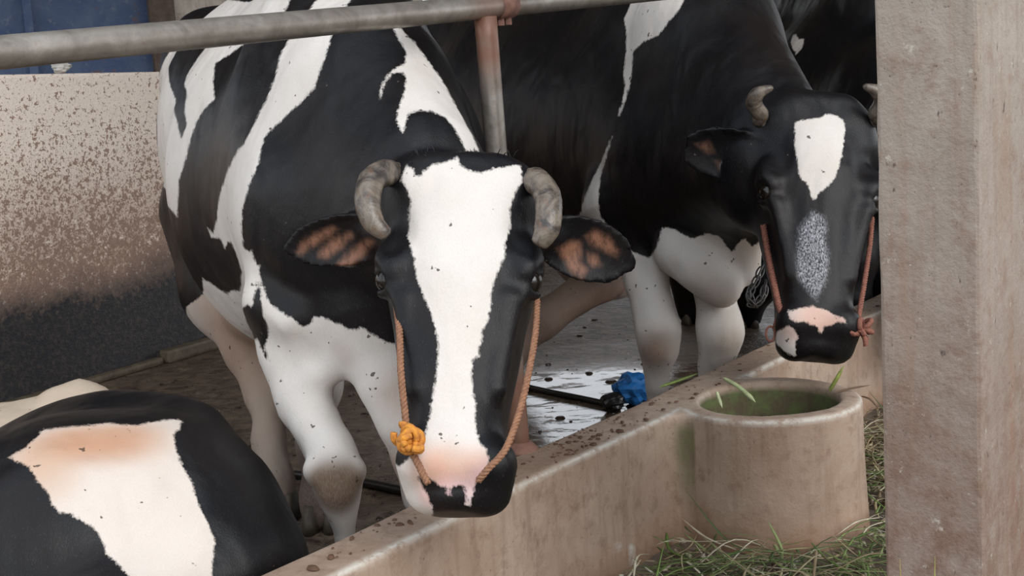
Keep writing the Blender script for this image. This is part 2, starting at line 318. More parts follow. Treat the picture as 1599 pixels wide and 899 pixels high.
# PATCH-BEGIN
PATCH = {
 'blaze': [
  (0, 'w', [(-0.407,1.163),(-0.359,1.218),(-0.284,1.288),(-0.179,1.33),(-0.077,1.262),(0.009,1.175),(-0.013,1.127),(-0.068,1.099),(-0.112,1.126),(-0.144,1.107),(-0.177,1.095),(-0.181,1.049),(-0.178,1.005),(-0.203,0.99),(-0.223,0.967),(-0.239,0.934),(-0.257,0.885),(-0.281,0.838),(-0.296,0.757),(-0.308,0.773),(-0.404,0.858),(-0.393,0.917),(-0.383,0.986),(-0.38,1.059)]),
  (0, 'b', [(-0.314,1.198),(-0.285,1.21),(-0.216,1.182),(-0.243,1.15),(-0.278,1.106),(-0.25,1.039),(-0.257,0.996),(-0.25,0.962),(-0.267,0.929),(-0.279,0.98),(-0.331,1.107),(-0.341,1.161)]),
  (0, 'w', [(0.08,1.185),(0.143,1.181),(0.104,1.111),(0.08,1.067),(0.07,1.037),(0.056,1.003),(0.041,0.966),(0.015,0.943),(-0.011,0.925),(-0.043,0.899),(-0.059,0.884),(-0.069,0.854),(-0.072,0.838),(-0.085,0.814),(-0.095,0.794),(-0.109,0.764),(-0.115,0.731),(-0.117,0.688),(-0.11,0.677),(-0.098,0.674),(-0.1,0.681),(-0.097,0.663),(-0.093,0.651),(-0.089,0.65),(-0.089,0.631),(-0.082,0.605),(-0.075,0.58),(-0.055,0.563),(-0.031,0.549),(-0.02,0.535),(-0.014,0.533),(-0.003,0.538),(0.006,0.549),(0.019,0.551),(0.035,0.542),(0.05,0.537),(0.066,0.526),(0.084,0.523),(0.087,0.53),(0.102,0.518),(0.117,0.509),(0.129,0.499),(0.15,0.493),(0.172,0.482),(0.221,0.467),(0.27,0.454),(0.315,0.446),(0.308,0.402),(0.305,0.354),(0.302,0.306),(0.298,0.259),(0.297,0.207),(0.295,0.154),(0.296,0.093),(0.297,0.03),(0.293,-0.021),(0.289,-0.07),(0.285,-0.12),(0.232,-0.113),(0.18,-0.108),(0.129,-0.108),(0.076,-0.072),(0.026,-0.067),(-0.024,-0.064),(-0.075,-0.066),(-0.125,-0.062),(-0.175,-0.058),(-0.225,-0.054),(-0.275,-0.05),(-0.373,-0.222),(-0.369,-0.159),(-0.366,-0.095),(-0.364,-0.034),(-0.36,0.029),(-0.364,0.082),(-0.36,0.147),(-0.358,0.209),(-0.371,0.257),(-0.365,0.325),(-0.365,0.387),(-0.361,0.455),(-0.356,0.523),(-0.259,0.582),(-0.253,0.617),(-0.247,0.611),(-0.23,0.602),(-0.217,0.591),(-0.193,0.577),(-0.18,0.587),(-0.162,0.584),(-0.151,0.601),(-0.142,0.634),(-0.146,0.668),(-0.156,0.694),(-0.164,0.697),(-0.176,0.681),(-0.182,0.703),(-0.212,0.708),(-0.217,0.731),(-0.204,0.713),(-0.197,0.727),(-0.185,0.746),(-0.18,0.767),(-0.171,0.792),(-0.154,0.818),(-0.132,0.848),(-0.114,0.871),(-0.099,0.882),(-0.078,0.915),(-0.067,0.935),(-0.049,0.964),(-0.033,0.999),(-0.018,1.049),(0.0,1.077),(0.038,1.129)]),
  (0, 'b', [(-0.096,0.621),(-0.09,0.605),(-0.09,0.581),(-0.086,0.556),(-0.08,0.528),(-0.085,0.511),(-0.092,0.497),(-0.086,0.471),(-0.09,0.469),(-0.098,0.488),(-0.105,0.513),(-0.155,0.484),(-0.162,0.515),(-0.127,0.573),(-0.114,0.582),(-0.109,0.573),(-0.102,0.594)]),
  (0, 'w', [(0.192,1.072),(0.206,1.074),(0.234,1.036),(0.274,0.965),(0.299,0.895),(0.319,0.825),(0.292,0.825),(0.278,0.861),(0.262,0.888),(0.241,0.899),(0.219,0.903),(0.201,0.899),(0.192,0.884),(0.186,0.863),(0.178,0.875),(0.177,0.888),(0.183,0.908),(0.197,0.938),(0.205,0.966),(0.199,0.98),(0.186,0.979),(0.172,0.968),(0.161,0.951),(0.153,0.927),(0.153,0.936),(0.159,0.955),(0.173,0.976),(0.187,0.987),(0.208,0.998),(0.212,1.022),(0.201,1.05)]),  # neck patch; its thin right tail paints in a grey sheen
  (1, 'w', [(0.266,0.812),(0.244,0.804),(0.225,0.803),(0.212,0.794),(0.204,0.786),(0.193,0.785),(0.191,0.798),(0.184,0.803),(0.174,0.792),(0.171,0.78),(0.176,0.769),(0.182,0.753),(0.183,0.742),(0.18,0.728),(0.176,0.705),(0.172,0.686),(0.175,0.668),(0.177,0.653),(0.178,0.635),(0.18,0.613),(0.184,0.599),(0.189,0.584),(0.194,0.567),(0.199,0.544),(0.201,0.517),(0.196,0.488),(0.191,0.464),(0.183,0.435),(0.177,0.411),(0.169,0.393),(0.16,0.378),(0.15,0.364),(0.139,0.355),(0.118,0.34),(0.107,0.266),(0.133,0.25),(0.169,0.249),(0.17,0.262),(0.167,0.279),(0.16,0.297),(0.149,0.325),(0.157,0.328),(0.169,0.32),(0.18,0.308),(0.192,0.305),(0.191,0.293),(0.196,0.291),(0.198,0.303),(0.213,0.308),(0.219,0.303),(0.219,0.285),(0.217,0.271),(0.225,0.274),(0.227,0.284),(0.232,0.297),(0.235,0.311),(0.242,0.322),(0.252,0.333),(0.256,0.344),(0.256,0.357),(0.247,0.367),(0.244,0.384),(0.245,0.402),(0.248,0.423),(0.246,0.444),(0.246,0.466),(0.251,0.49),(0.259,0.494),(0.267,0.512),(0.274,0.534),(0.28,0.545),(0.288,0.562),(0.292,0.584),(0.297,0.601),(0.306,0.618),(0.315,0.633),(0.325,0.649),(0.324,0.665),(0.331,0.674),(0.339,0.689),(0.341,0.704),(0.341,0.719),(0.347,0.733),(0.359,0.751),(0.37,0.765),(0.37,0.789),(0.357,0.792),(0.341,0.789),(0.325,0.788),(0.305,0.782),(0.283,0.788),(0.27,0.796),(0.267,0.81)]),
  (1, 's', [(-0.013,0.671),(-0.003,0.69),(0.024,0.705),(0.052,0.714),(0.063,0.707),(0.043,0.693),(0.014,0.678),(-0.007,0.666)]),
  (1, 's', [(0.023,0.668),(0.051,0.692),(0.083,0.702),(0.088,0.692),(0.065,0.671),(0.04,0.657),(0.024,0.658)]),
  (1, 's', [(0.055,0.648),(0.081,0.673),(0.109,0.687),(0.121,0.682),(0.103,0.657),(0.078,0.638),(0.058,0.639)]),
  (1, 's', [(0.429,0.646),(0.455,0.657),(0.475,0.655),(0.478,0.634),(0.474,0.618),(0.487,0.605),(0.472,0.589),(0.454,0.602),(0.442,0.625)]),
  (1, 's', [(0.484,0.664),(0.501,0.674),(0.525,0.66),(0.543,0.633),(0.539,0.622),(0.513,0.635),(0.493,0.645)]),
  (1, 's', [(0.487,0.635),(0.505,0.629),(0.509,0.61),(0.495,0.607),(0.487,0.617)]),
],
 'heart': [
  (0, 'w', [(0.115,1.238),(0.099,1.193),(0.085,1.162),(0.073,1.14),(0.079,1.111),(0.076,1.047),(0.065,0.982),(0.069,0.948),(0.058,0.903),(0.044,0.866),(0.049,0.865),(0.063,0.893),(0.08,0.939),(0.089,0.986),(0.095,1.041),(0.124,1.06),(0.161,1.067),(0.192,1.101),(0.215,1.123),(0.234,1.152),(0.255,1.194),(0.186,1.21)]),
  (0, 'w', [(0.028,0.816),(0.018,0.8),(-0.009,0.747),(-0.035,0.702),(-0.064,0.64),(-0.087,0.603),(-0.145,0.583),(-0.203,0.503),(-0.306,0.389),(-0.416,0.358),(-0.549,0.313),(-0.665,0.279),(-0.671,0.176),(-0.672,0.075),(-0.679,-0.029),(-0.568,-0.014),(-0.572,-0.101),(-0.572,-0.183),(-0.576,-0.269),(-0.492,-0.274),(-0.408,-0.278),(-0.328,-0.289),(-0.243,-0.293),(-0.122,-0.156),(-0.05,-0.16),(0.022,-0.164),(0.093,-0.165),(0.165,-0.176),(0.236,-0.172),(0.307,-0.176),(0.378,-0.18),(0.451,-0.186),(0.454,-0.112),(0.458,-0.038),(0.461,0.035),(0.453,0.127),(0.454,0.201),(0.457,0.273),(0.455,0.349),(0.457,0.42),(0.432,0.438),(0.411,0.549),(0.427,0.542),(0.398,0.512),(0.382,0.5),(0.359,0.527),(0.342,0.509),(0.327,0.487),(0.314,0.51),(0.296,0.533),(0.267,0.543),(0.245,0.535),(0.223,0.529),(0.202,0.544),(0.175,0.56),(0.15,0.561),(0.142,0.539),(0.132,0.51),(0.112,0.476),(0.083,0.49),(0.061,0.501),(0.044,0.516),(0.006,0.566),(-0.016,0.599),(-0.02,0.638),(-0.015,0.685),(-0.006,0.723),(0.009,0.761),(0.025,0.806)]),
  (1, 'w', [(0.466,0.804),(0.485,0.809),(0.506,0.81),(0.527,0.811),(0.539,0.819),(0.559,0.817),(0.573,0.809),(0.584,0.794),(0.577,0.762),(0.57,0.731),(0.559,0.698),(0.545,0.668),(0.524,0.648),(0.505,0.636),(0.495,0.62),(0.488,0.623),(0.484,0.647),(0.481,0.661),(0.468,0.666),(0.463,0.683),(0.463,0.714),(0.46,0.747)]),
  (1, 'r', [(0.485,0.597),(0.513,0.583),(0.518,0.553),(0.513,0.53),(0.517,0.495),(0.513,0.463),(0.503,0.431),(0.487,0.407),(0.478,0.395),(0.465,0.408),(0.453,0.427),(0.44,0.448),(0.443,0.485),(0.448,0.523),(0.453,0.556),(0.469,0.576)]),
  (1, 'w', [(0.413,0.376),(0.446,0.382),(0.471,0.383),(0.499,0.373),(0.517,0.361),(0.539,0.353),(0.541,0.339),(0.524,0.347),(0.51,0.34),(0.492,0.338),(0.488,0.322),(0.482,0.322),(0.478,0.337),(0.463,0.343),(0.45,0.351),(0.429,0.352),(0.415,0.36)]),
  (1, 'w', [(0.389,0.328),(0.411,0.344),(0.424,0.335),(0.434,0.32),(0.427,0.305),(0.429,0.271),(0.411,0.277),(0.383,0.304)]),
  (1, 's', [(0.28,0.725),(0.306,0.729),(0.308,0.71),(0.291,0.698)]),
  (1, 's', [(0.232,0.769),(0.268,0.775),(0.281,0.747),(0.262,0.743)]),
],
 'black': [
  (0, 'w', [(-0.011,1.161),(0.002,1.124),(0.023,1.125),(0.017,1.093),(-0.009,1.063),(-0.028,1.116)]),
],
 'lying': [
  (0, 'w', [(-0.15,0.413),(-0.129,0.421),(-0.105,0.439),(-0.098,0.454),(-0.062,0.453),(-0.018,0.45),(0.017,0.45),(0.041,0.441),(0.061,0.438),(0.089,0.442),(0.138,0.441),(0.13,0.423),(0.117,0.412),(0.118,0.388),(0.123,0.362),(0.135,0.331),(0.139,0.302),(0.147,0.273),(0.155,0.247),(0.161,0.227),(0.152,0.197),(0.147,0.171),(0.141,0.14),(0.084,0.152),(0.03,0.163),(0.019,0.194),(0.002,0.219),(-0.011,0.233),(-0.016,0.26),(-0.025,0.276),(-0.043,0.291),(-0.06,0.306),(-0.078,0.309),(-0.086,0.325),(-0.093,0.346),(-0.107,0.367),(-0.116,0.389),(-0.133,0.401)]),
],
}
# PATCH-END

def frame_of(view_to):
    """patch frame for an animal seen broadly along the direction view_to"""
    v = np.array(view_to, float); v /= np.linalg.norm(v); u = np.array([v[1], -v[0], 0]); u /= np.linalg.norm(u); n = np.cross(u, v)
    return u, n / np.linalg.norm(n)

def hide_mesh(name, V, Q, grp, root, cow, frame, tints, base, lining=None):
    """coat attributes on the animal's own surface"""
    me = fast_mesh(name, V - np.array(root.location), Q); L = V - np.array(root.location)
    coat = np.full(len(V), -0.2); roan = np.full(len(V), 0.0); u, v = frame
    uv = np.stack([L @ u, L @ v], 1)
    for g, kind, poly in PATCH.get(cow, []):
        m = grp == g
        if not m.any(): continue
        d = poly_sd(uv[m], poly)
        if kind == 'w': coat[m] = np.maximum(coat[m], d)
        elif kind == 'b': coat[m] = np.minimum(coat[m], -d)
        elif kind == 'r': roan[m] = np.maximum(roan[m], np.clip(d / 0.012 + 0.3, 0, 1))
    wc = np.tile(np.array(base), (len(V), 1))
    skin = np.zeros(len(V)); ray = V - _C; dep = ray @ _F
    if True:
        for c, r, colr, a, g in tints:
            d = np.array(c) - _C; d /= np.linalg.norm(d); off = np.linalg.norm(ray - (ray @ d)[:, None] * d, axis=1)
            near = (off < 0.012) & (np.abs(dep - (np.array(c) - _C) @ _F) < 0.22)
            if g is not None: near &= grp == g
            if near.any(): c = V[np.where(near, dep, 99).argmin()]          # on the hide itself
            f = a * np.exp(-(np.sqrt(((V - np.array(c)) ** 2).sum(1)) / r) ** 3)
            if g is not None: f = f * (grp == g)
            wc = wc * (1 - f[:, None]) + np.array(colr) * f[:, None]
    if lining is not None:
        for g, kind, poly in PATCH.get(cow, []):
            if kind == 's':
                d = poly_sd(uv, poly); skin = np.maximum(skin, np.clip(d / 0.012 + 0.35, 0, 1) * (grp == g)); hug = ((d > -0.03) & (grp == g))[:, None]
                wc = np.where(hug, np.array(lining), wc)
    set_attr(me, 'skin', skin)
    set_attr(me, 'coat', coat); set_attr(me, 'roan', roan); set_attr(me, 'tint', wc)
    return me

# ------------------------------------------------------------------ materials
def coat_material(name, black=(0.005, 0.0048, 0.006), brown=(0.010, 0.007, 0.0062), sheen=0.35):
    m, t, b = mat(name); g = G(t); co = g.obj()
    jag = g.math('SUBTRACT', g.noise(co, 75.0, 4, 0.7), 0.5); fib = g.math('SUBTRACT', g.noise(g.scale(co, (1, 1, 0.35)), 240.0, 3, 0.7), 0.5)
    d = g.math('ADD', g.attr('coat').outputs['Fac'], g.math('ADD', g.math('MULTIPLY', jag, 0.012), g.math('MULTIPLY', fib, 0.008)))
    f = g.maprange(d, -0.0022, 0.0022)
    big = g.noise(co, 5.0, 5, 0.6); fur = g.noise(g.scale(co, (1, 1, 0.25)), 420.0, 3, 0.7); spots = g.noise(co, 55.0, 2, 0.5)
    wht = g.mix(g.ramp(big, [(0.4, 0.0), (0.75, 0.28)]), g.attr('tint').outputs['Color'], (0.52, 0.42, 0.33))
    wht = g.mix(g.ramp(fur, [(0.25, 0.22), (0.6, 0.0)]), wht, (0.45, 0.38, 0.33))
    wht = g.mix(g.ramp(spots, [(0.265, 0.85), (0.285, 0.0)]), wht, (0.05, 0.035, 0.025))
    blk = g.mix(g.ramp(big, [(0.42, 0.0), (0.7, 1.0)]), black, brown)
    blk = g.mix(g.ramp(spots, [(0.775, 0.0), (0.80, 0.7)]), blk, (0.16, 0.13, 0.10))
    blk = g.mix(g.ramp(fur, [(0.60, 0.0), (0.78, 0.8)]), blk, (0.05, 0.05, 0.055))
    ro = g.math('MULTIPLY', g.attr('roan').outputs['Fac'], g.ramp(g.noise(g.scale(co, (1, 1, 0.22)), 330.0, 4, 0.8), [(0.42, 0.0), (0.66, 0.8)]))
    blk = g.mix(ro, blk, (0.62, 0.62, 0.66))
    sk = g.math('MULTIPLY', g.attr('skin').outputs['Fac'], g.ramp(g.noise(g.scale(co, (1, 1, 0.5)), 75.0, 4, 0.7), [(0.34, 0.35), (0.56, 1.0)]))
    blk = g.mix(sk, blk, g.attr('tint').outputs['Color'])
    h = g.math('ADD', g.math('MULTIPLY', fur, 0.35), g.noise(co, 14.0, 3, 0.5))
    set_in(b, t, Base_Color=g.mix(f, blk, wht), Roughness=g.maprange(f, 0, 1, 0.40, 0.72), Normal=g.bump(h, 0.22, 0.012, g.bump(g.noise(g.scale(co, (1, 1, .55)), 9.0, 2, 0.45, 0.3), 0.5, 0.035)))
    b.inputs['Specular IOR Level'].default_value = 0.25
    b.inputs['Sheen Weight'].default_value = 0.0
    return m

M = {}
M['coat'] = coat_material('cow_coat')
M['horn'] = None
def horn_material():
    m, t, b = mat('horn'); g = G(t); co = g.obj()
    c = g.mix(g.ramp(g.noise(co, 28.0, 5, 0.7, 0.8), [(0.38, 0.0), (0.62, 1.0)]), (0.04, 0.033, 0.03), (0.19, 0.155, 0.12))
    c = g.mix(g.ramp(g.noise(co, 60.0, 4, 0.7), [(0.56, 0.0), (0.7, 0.8)]), c, (0.16, 0.085, 0.05))
    h = g.math('ADD', g.noise(co, 90.0, 4, 0.7), g.noise(co, 25.0, 3, 0.6))
    set_in(b, t, Base_Color=c, Roughness=0.32, Normal=g.bump(h, 0.35, 0.004)); return m
M['horn'] = horn_material()
M['eye'] = plain('eye_gloss', (0.010, 0.007, 0.005), 0.16, 0, 0.2, 20, 0.0)
M['hoof'] = plain('hoof_horn', (0.09, 0.07, 0.05), 0.6, 0, 0.5, 40, 0.4)
M['rope'] = plain('rope_brown', (0.33, 0.16, 0.085), 0.8, 0, 0.5, 160, 0.6, (0.17, 0.08, 0.045))
M['knot'] = plain('knot_orange', (0.72, 0.30, 0.03), 0.8, 0, 0.5, 120, 0.6, (0.35, 0.12, 0.03))
M['redrope'] = plain('rope_rust', (0.30, 0.11, 0.07), 0.8, 0, 0.5, 160, 0.6, (0.13, 0.05, 0.035))
M['trough'] = concrete('trough_concrete', (0.41, 0.31, 0.235), (0.27, 0.18, 0.125), (0.17, 0.10, 0.065), wear_glint=(0.54, 0.50, 0.44), low=(0.02, 0.16, (0.30, 0.15, 0.075)))
M['pillar'] = concrete('pillar_concrete', (0.36, 0.31, 0.265), (0.25, 0.205, 0.165), (0.21, 0.13, 0.095), bump=0.5, low=(0.40, 1.0, (0.17, 0.10, 0.07)))

def wall_material():
    m, t, b = mat('stained_plaster'); g = G(t); co = g.obj()
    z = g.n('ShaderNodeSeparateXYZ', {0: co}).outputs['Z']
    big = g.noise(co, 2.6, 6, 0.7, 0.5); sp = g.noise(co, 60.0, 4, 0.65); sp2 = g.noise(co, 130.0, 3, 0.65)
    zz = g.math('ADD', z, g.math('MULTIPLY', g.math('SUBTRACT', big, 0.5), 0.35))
    # dirt specks thicken towards the floor
    k = g.maprange(zz, 0.40, 1.15, -0.02, 0.11)
    c = g.mix(g.maprange(zz, 0.38, 0.92), (0.44, 0.29, 0.22), (0.84, 0.73, 0.64))
    c = g.mix(g.math('GREATER_THAN', g.math('SUBTRACT', sp, k), 0.50), c, (0.33, 0.225, 0.175))
    c = g.mix(g.math('GREATER_THAN', g.math('SUBTRACT', sp2, k), 0.53), c, (0.30, 0.20, 0.15))
    c = g.mix(g.math('LESS_THAN', sp, 0.37), c, (0.80, 0.69, 0.60))
    wet = g.maprange(g.math('ADD', zz, g.math('MULTIPLY', sp, 0.12)), 0.36, 0.50, 1.0, 0.0)  # damp dark foot, with some of the cow's shade painted into it
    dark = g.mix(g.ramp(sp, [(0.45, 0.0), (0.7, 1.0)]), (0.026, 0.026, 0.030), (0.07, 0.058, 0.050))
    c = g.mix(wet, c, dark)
    h = g.math('ADD', g.math('MULTIPLY', sp, 0.7), g.math('MULTIPLY', sp2, 0.4))
    set_in(b, t, Base_Color=c, Roughness=g.maprange(wet, 0, 1, 0.9, 0.5), Normal=g.bump(h, 0.4, 0.014)); return m
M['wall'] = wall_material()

def floor_material():
    m, t, b = mat('wet_floor'); g = G(t); co = g.obj()
    big = g.noise(co, 1.7, 4, 0.55, 0.3); mid = g.noise(g.scale(co, (1.0, 1.0, 1.0)), 16.0, 5, 0.65, 0.6); fin = g.noise(co, 70.0, 4, 0.7)
    # puddle towards the drain end of the stall
    p = g.n('ShaderNodeVectorMath', {0: co, 1: (-0.22, -4.0, 0)}, operation='ADD').outputs[0]
    s = g.n('ShaderNodeSeparateXYZ', {0: g.scale(p, (0.95, 1.12, 0))})
    r = g.math('SQRT', g.math('ADD', g.math('MULTIPLY', s.outputs[0], s.outputs[0]), g.math('MULTIPLY', s.outputs[1], s.outputs[1])))
    pud = g.maprange(g.math('ADD', r, g.math('MULTIPLY', mid, 0.35)), 0.75, 1.05, 1.0, 0.0)
    pud = g.math('MULTIPLY', pud, g.ramp(g.noise(g.scale(co, (1.0, 2.2, 1.0)), 7.0, 5, 0.65, 0.5), [(0.36, 0.15), (0.46, 1.0)]))
    wet = g.math('MAXIMUM', pud, g.ramp(big, [(0.45, 0.0), (0.62, 0.55)]))
    c = g.mix(g.ramp(mid, [(0.35, 0.0), (0.65, 1.0)]), (0.06, 0.043, 0.032), (0.19, 0.14, 0.10))
    c = g.mix(g.ramp(fin, [(0.3, 0.6), (0.45, 0.0)]), c, (0.02, 0.014, 0.011))
    st = g.maprange(pud, 0, 1, 0.65, 0.035)
    h = g.math('ADD', g.math('MULTIPLY', mid, 1.0), g.math('MULTIPLY', fin, 0.35))
    nb = g.n('ShaderNodeBump', {'Height': h, 'Strength': st, 'Distance': 0.03}).outputs[0]
    set_in(b, t, Base_Color=c, Roughness=g.maprange(wet, 0, 1, 0.46, 0.10), Normal=nb)
    t.links.new(g.maprange(pud, 0, 1, 0.14, 1.0), b.inputs['Specular IOR Level'])
    b.inputs['IOR'].default_value = 1.6
    return m
M['floor'] = floor_material()
M['alley'] = concrete('alley_dirt', (0.20, 0.155, 0.115), (0.10, 0.078, 0.055), (0.06, 0.05, 0.035), fine=60, bump=0.9, streak=False)

def steel_material():
    m, t, b = mat('galvanised_pipe'); g = G(t); co = g.obj()
    n = g.noise(co, 18.0, 6, 0.65, 0.5); sc = g.noise(g.scale(co, (1, 1, 1)), 90.0, 4, 0.7)
    c = g.mix(g.ramp(n, [(0.35, 0.0), (0.65, 1.0)]), (0.20, 0.175, 0.15), (0.34, 0.31, 0.275))
    c = g.mix(g.ramp(sc, [(0.6, 0.0), (0.75, 0.5)]), c, (0.24, 0.14, 0.08))
    rust = g.attr('rust').outputs['Fac']
    c = g.mix(g.math('MULTIPLY', rust, g.ramp(n, [(0.25, 0.5), (0.5, 1.0)])), c, (0.20, 0.085, 0.05))
    set_in(b, t, Base_Color=c, Roughness=g.ramp(sc, [(0.3, 0.32), (0.7, 0.5)]), Metallic=g.maprange(rust, 0, 1, 0.55, 0.05), Normal=g.bump(sc, 0.15, 0.003)); return m
M['steel'] = steel_material()
M['clamp'] = plain('rusty_clamp', (0.30, 0.15, 0.11), 0.75, 0.1, 0.5, 60, 0.5)
M['blue'] = None
def blue_material():
    m, t, b = mat('worn_blue_paint'); g = G(t); co = g.obj()
    n = g.noise(co, 4.0, 6, 0.7, 0.6); n2 = g.noise(co, 22.0, 5, 0.7)
    c = g.mix(g.ramp(n, [(0.35, 0.0), (0.65, 1.0)]), (0.035, 0.075, 0.20), (0.10, 0.155, 0.27))
    c = g.mix(g.ramp(n2, [(0.58, 0.0), (0.7, 0.8)]), c, (0.22, 0.25, 0.28))
    c = g.mix(g.ramp(g.noise(co, 9.0, 3, 0.6), [(0.66, 0.0), (0.74, 0.7)]), c, (0.20, 0.10, 0.06))
    set_in(b, t, Base_Color=c, Roughness=0.55, Normal=g.bump(n2, 0.2, 0.006)); return m
M['blue'] = blue_material()
M['wood'] = plain('weathered_wood', (0.17, 0.12, 0.095), 0.85, 0, 0.45, 20, 0.5)
M['dungwood'] = plain('wet_board', (0.16, 0.125, 0.085), 0.55, 0, 0.6, 25, 0.5)
M['farwall'] = concrete('far_plaster', (0.70, 0.63, 0.56), (0.60, 0.52, 0.44), (0.30, 0.22, 0.16))
M['roof'] = plain('roof_sheet', (0.22, 0.20, 0.18), 0.8, 0, 0.3, 6, 0.2)
M['yard'] = plain('yard_earth', (0.34, 0.29, 0.22), 0.9, 0, 0.3, 8, 0.4)
M['hose'] = plain('black_hose', (0.015, 0.014, 0.013), 0.35, 0, 0.3, 40, 0.3)
M['bluerag'] = plain('blue_plastic', (0.02, 0.19, 0.55), 0.45, 0, 0.5, 50, 0.5)
M['water'] = plain('green_water', (0.030, 0.042, 0.014), 0.12, 0, 0.6, 18, 0.15)
M['iron'] = plain('dull_chain', (0.16, 0.15, 0.145), 0.35, 0.8, 0.4, 60, 0.3)
M['stone'] = plain('pale_stone', (0.62, 0.60, 0.56), 0.8, 0, 0.35, 30, 0.4)

def blade_material():
    m, t, b = mat('cut_grass'); g = G(t)
    c = g.attr('hue').outputs['Color']
    n = g.noise(g.obj(), 60.0, 3, 0.6)
    set_in(b, t, Base_Color=g.mix(g.ramp(n, [(0.3, 0.4), (0.6, 0.0)]), c, (0.05, 0.05, 0.015)), Roughness=0.6)
    return m
M['blade'] = blade_material()

# ------------------------------------------------------------------ the setting
KD = np.array([0.59, 0.807, 0]); KD /= np.linalg.norm(KD); KN = np.array([KD[1], -KD[0], 0])      # along the barrier / out of its front face
K0 = np.array([-0.268, 1.928, 0.0])                                                                # foot of the barrier's front face
TOP = 0.29
WD = np.array([0.484, 0.875, 0]); WD /= np.linalg.norm(WD); WN = np.array([WD[1], -WD[0], 0]); W0 = np.array([-1.612, 4.967, 0.0])

def slab(name, corners, z0, z1, m, kind='structure', cuts=0):
    n = len(corners); V = [(x, y, z0) for x, y in corners] + [(x, y, z1) for x, y in corners]
    F = [tuple(range(n))[::-1], tuple(range(n, 2 * n))] + [(i, (i + 1) % n, n + (i + 1) % n, n + i) for i in range(n)]
    o = link_mesh(name, mesh_from(name, V, F, False), m); o['kind'] = kind; return o

def k(u, v): p = K0 + KD * u + KN * v; return (p[0], p[1])
slab('floor', [k(-4.0, -0.06), k(6.5, -0.06), k(6.5, -6.5), k(-4.0, -6.5)], -0.1, 0.0, M['floor'])
slab('floor_alley', [k(-4.0, 4.0), k(6.5, 4.0), k(6.5, -0.06), k(-4.0, -0.06)], -0.1, -0.004, M['alley'])
slab('ground_yard', [(-40, -30), (40, -30), (40, 70), (-40, 70)], -0.3, -0.11, M['yard'])

def wall_slab(name, a, b, th, h, m, cuts=(60, 1, 20)):
    a = np.array(a); b = np.array(b); d = (b - a); L = np.linalg.norm(d[:2]); ang = math.atan2(d[1], d[0])
    bm = box_bm(L, th, h, 0.012)
    me = bpy.data.meshes.new(name); bm.to_mesh(me); bm.free()
    o = link_mesh(name, me, m); c = (a + b) / 2; o.location = (c[0], c[1], 0); o.rotation_euler = (0, 0, ang)
    me.transform(Matrix.Translation((0, 0, h / 2))); o['kind'] = 'structure'; return o
wall_slab('wall_reflection_blocker', W0 + WD * 1.36 - WN * 0.06, W0 + WD * 9.5 - WN * 0.06, 0.12, 0.66, M['wall'])  # unseen low wall, added to cut off the sky's reflection in the floor
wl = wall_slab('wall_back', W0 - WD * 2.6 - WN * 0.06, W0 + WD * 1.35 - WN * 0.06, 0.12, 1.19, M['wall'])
tb = wall_slab('baseboard_back', W0 - WD * 0.7 + WN * 0.02, W0 + WD * 0.27 + WN * 0.02, 0.04, 0.03, M['dungwood'])
tb2 = wall_slab('trim_1', W0 + WD * 0.28 + WN * 0.03, W0 + WD * 1.2 + WN * 0.03, 0.06, 0.055, M['dungwood'])
fd = np.array([0.93, 0.37, 0])
B0 = at(258, 60, 7.6); B0[2] = 0
wall_slab('wall_far', B0 + fd * 0.02, B0 + fd * 1.6, 0.14, 2.3, M['farwall'])
slab('ceiling', [(-7, 2.6), (6.5, 2.6), (6.5, 13.5), (-7, 13.5)], 3.3, 3.38, M['roof'])  # unseen barn roof, its extent shaped for the daylight and floor reflection

bp = thing('blue_sheet', tuple(B0 - fd * 1.3), 'worn blue painted sheet standing behind the low plastered wall', 'panel')
def part_box(name, root, c, size, ang, m, bev=0.006):
    bm = box_bm(*size, bev); me = bpy.data.meshes.new(name); bm.to_mesh(me); bm.free()
    me.transform(Matrix.Translation(Vector(c) - root.location) @ Matrix.Rotation(ang, 4, 'Z')); return link_mesh(name, me, m, root)
fa = math.atan2(fd[1], fd[0])
part_box('sheet', bp, B0 - fd * 1.31 + np.array([fd[1], -fd[0], 0]) * -0.05 + np.array([0, 0, 1.1]), (2.6, 0.02, 2.2), fa, M['blue'])
for s_ in (0.75, 1.85):
    part_box('rib', bp, B0 - fd * (s_) + np.array([0, 0, 1.1]) + np.array([fd[1], -fd[0], 0]) * 0.02, (0.05, 0.03, 2.2), fa, M['blue'])
wp = thing('wooden_post', tuple(B0), 'brown weathered post at the edge of the blue sheet', 'post')
part_box('shaft', wp, B0 + np.array([fd[1], -fd[0], 0]) * 0.09 + np.array([0, 0, 1.2]) - fd * 0.02, (0.145, 0.10, 2.4), fa, M['wood'], 0.01)

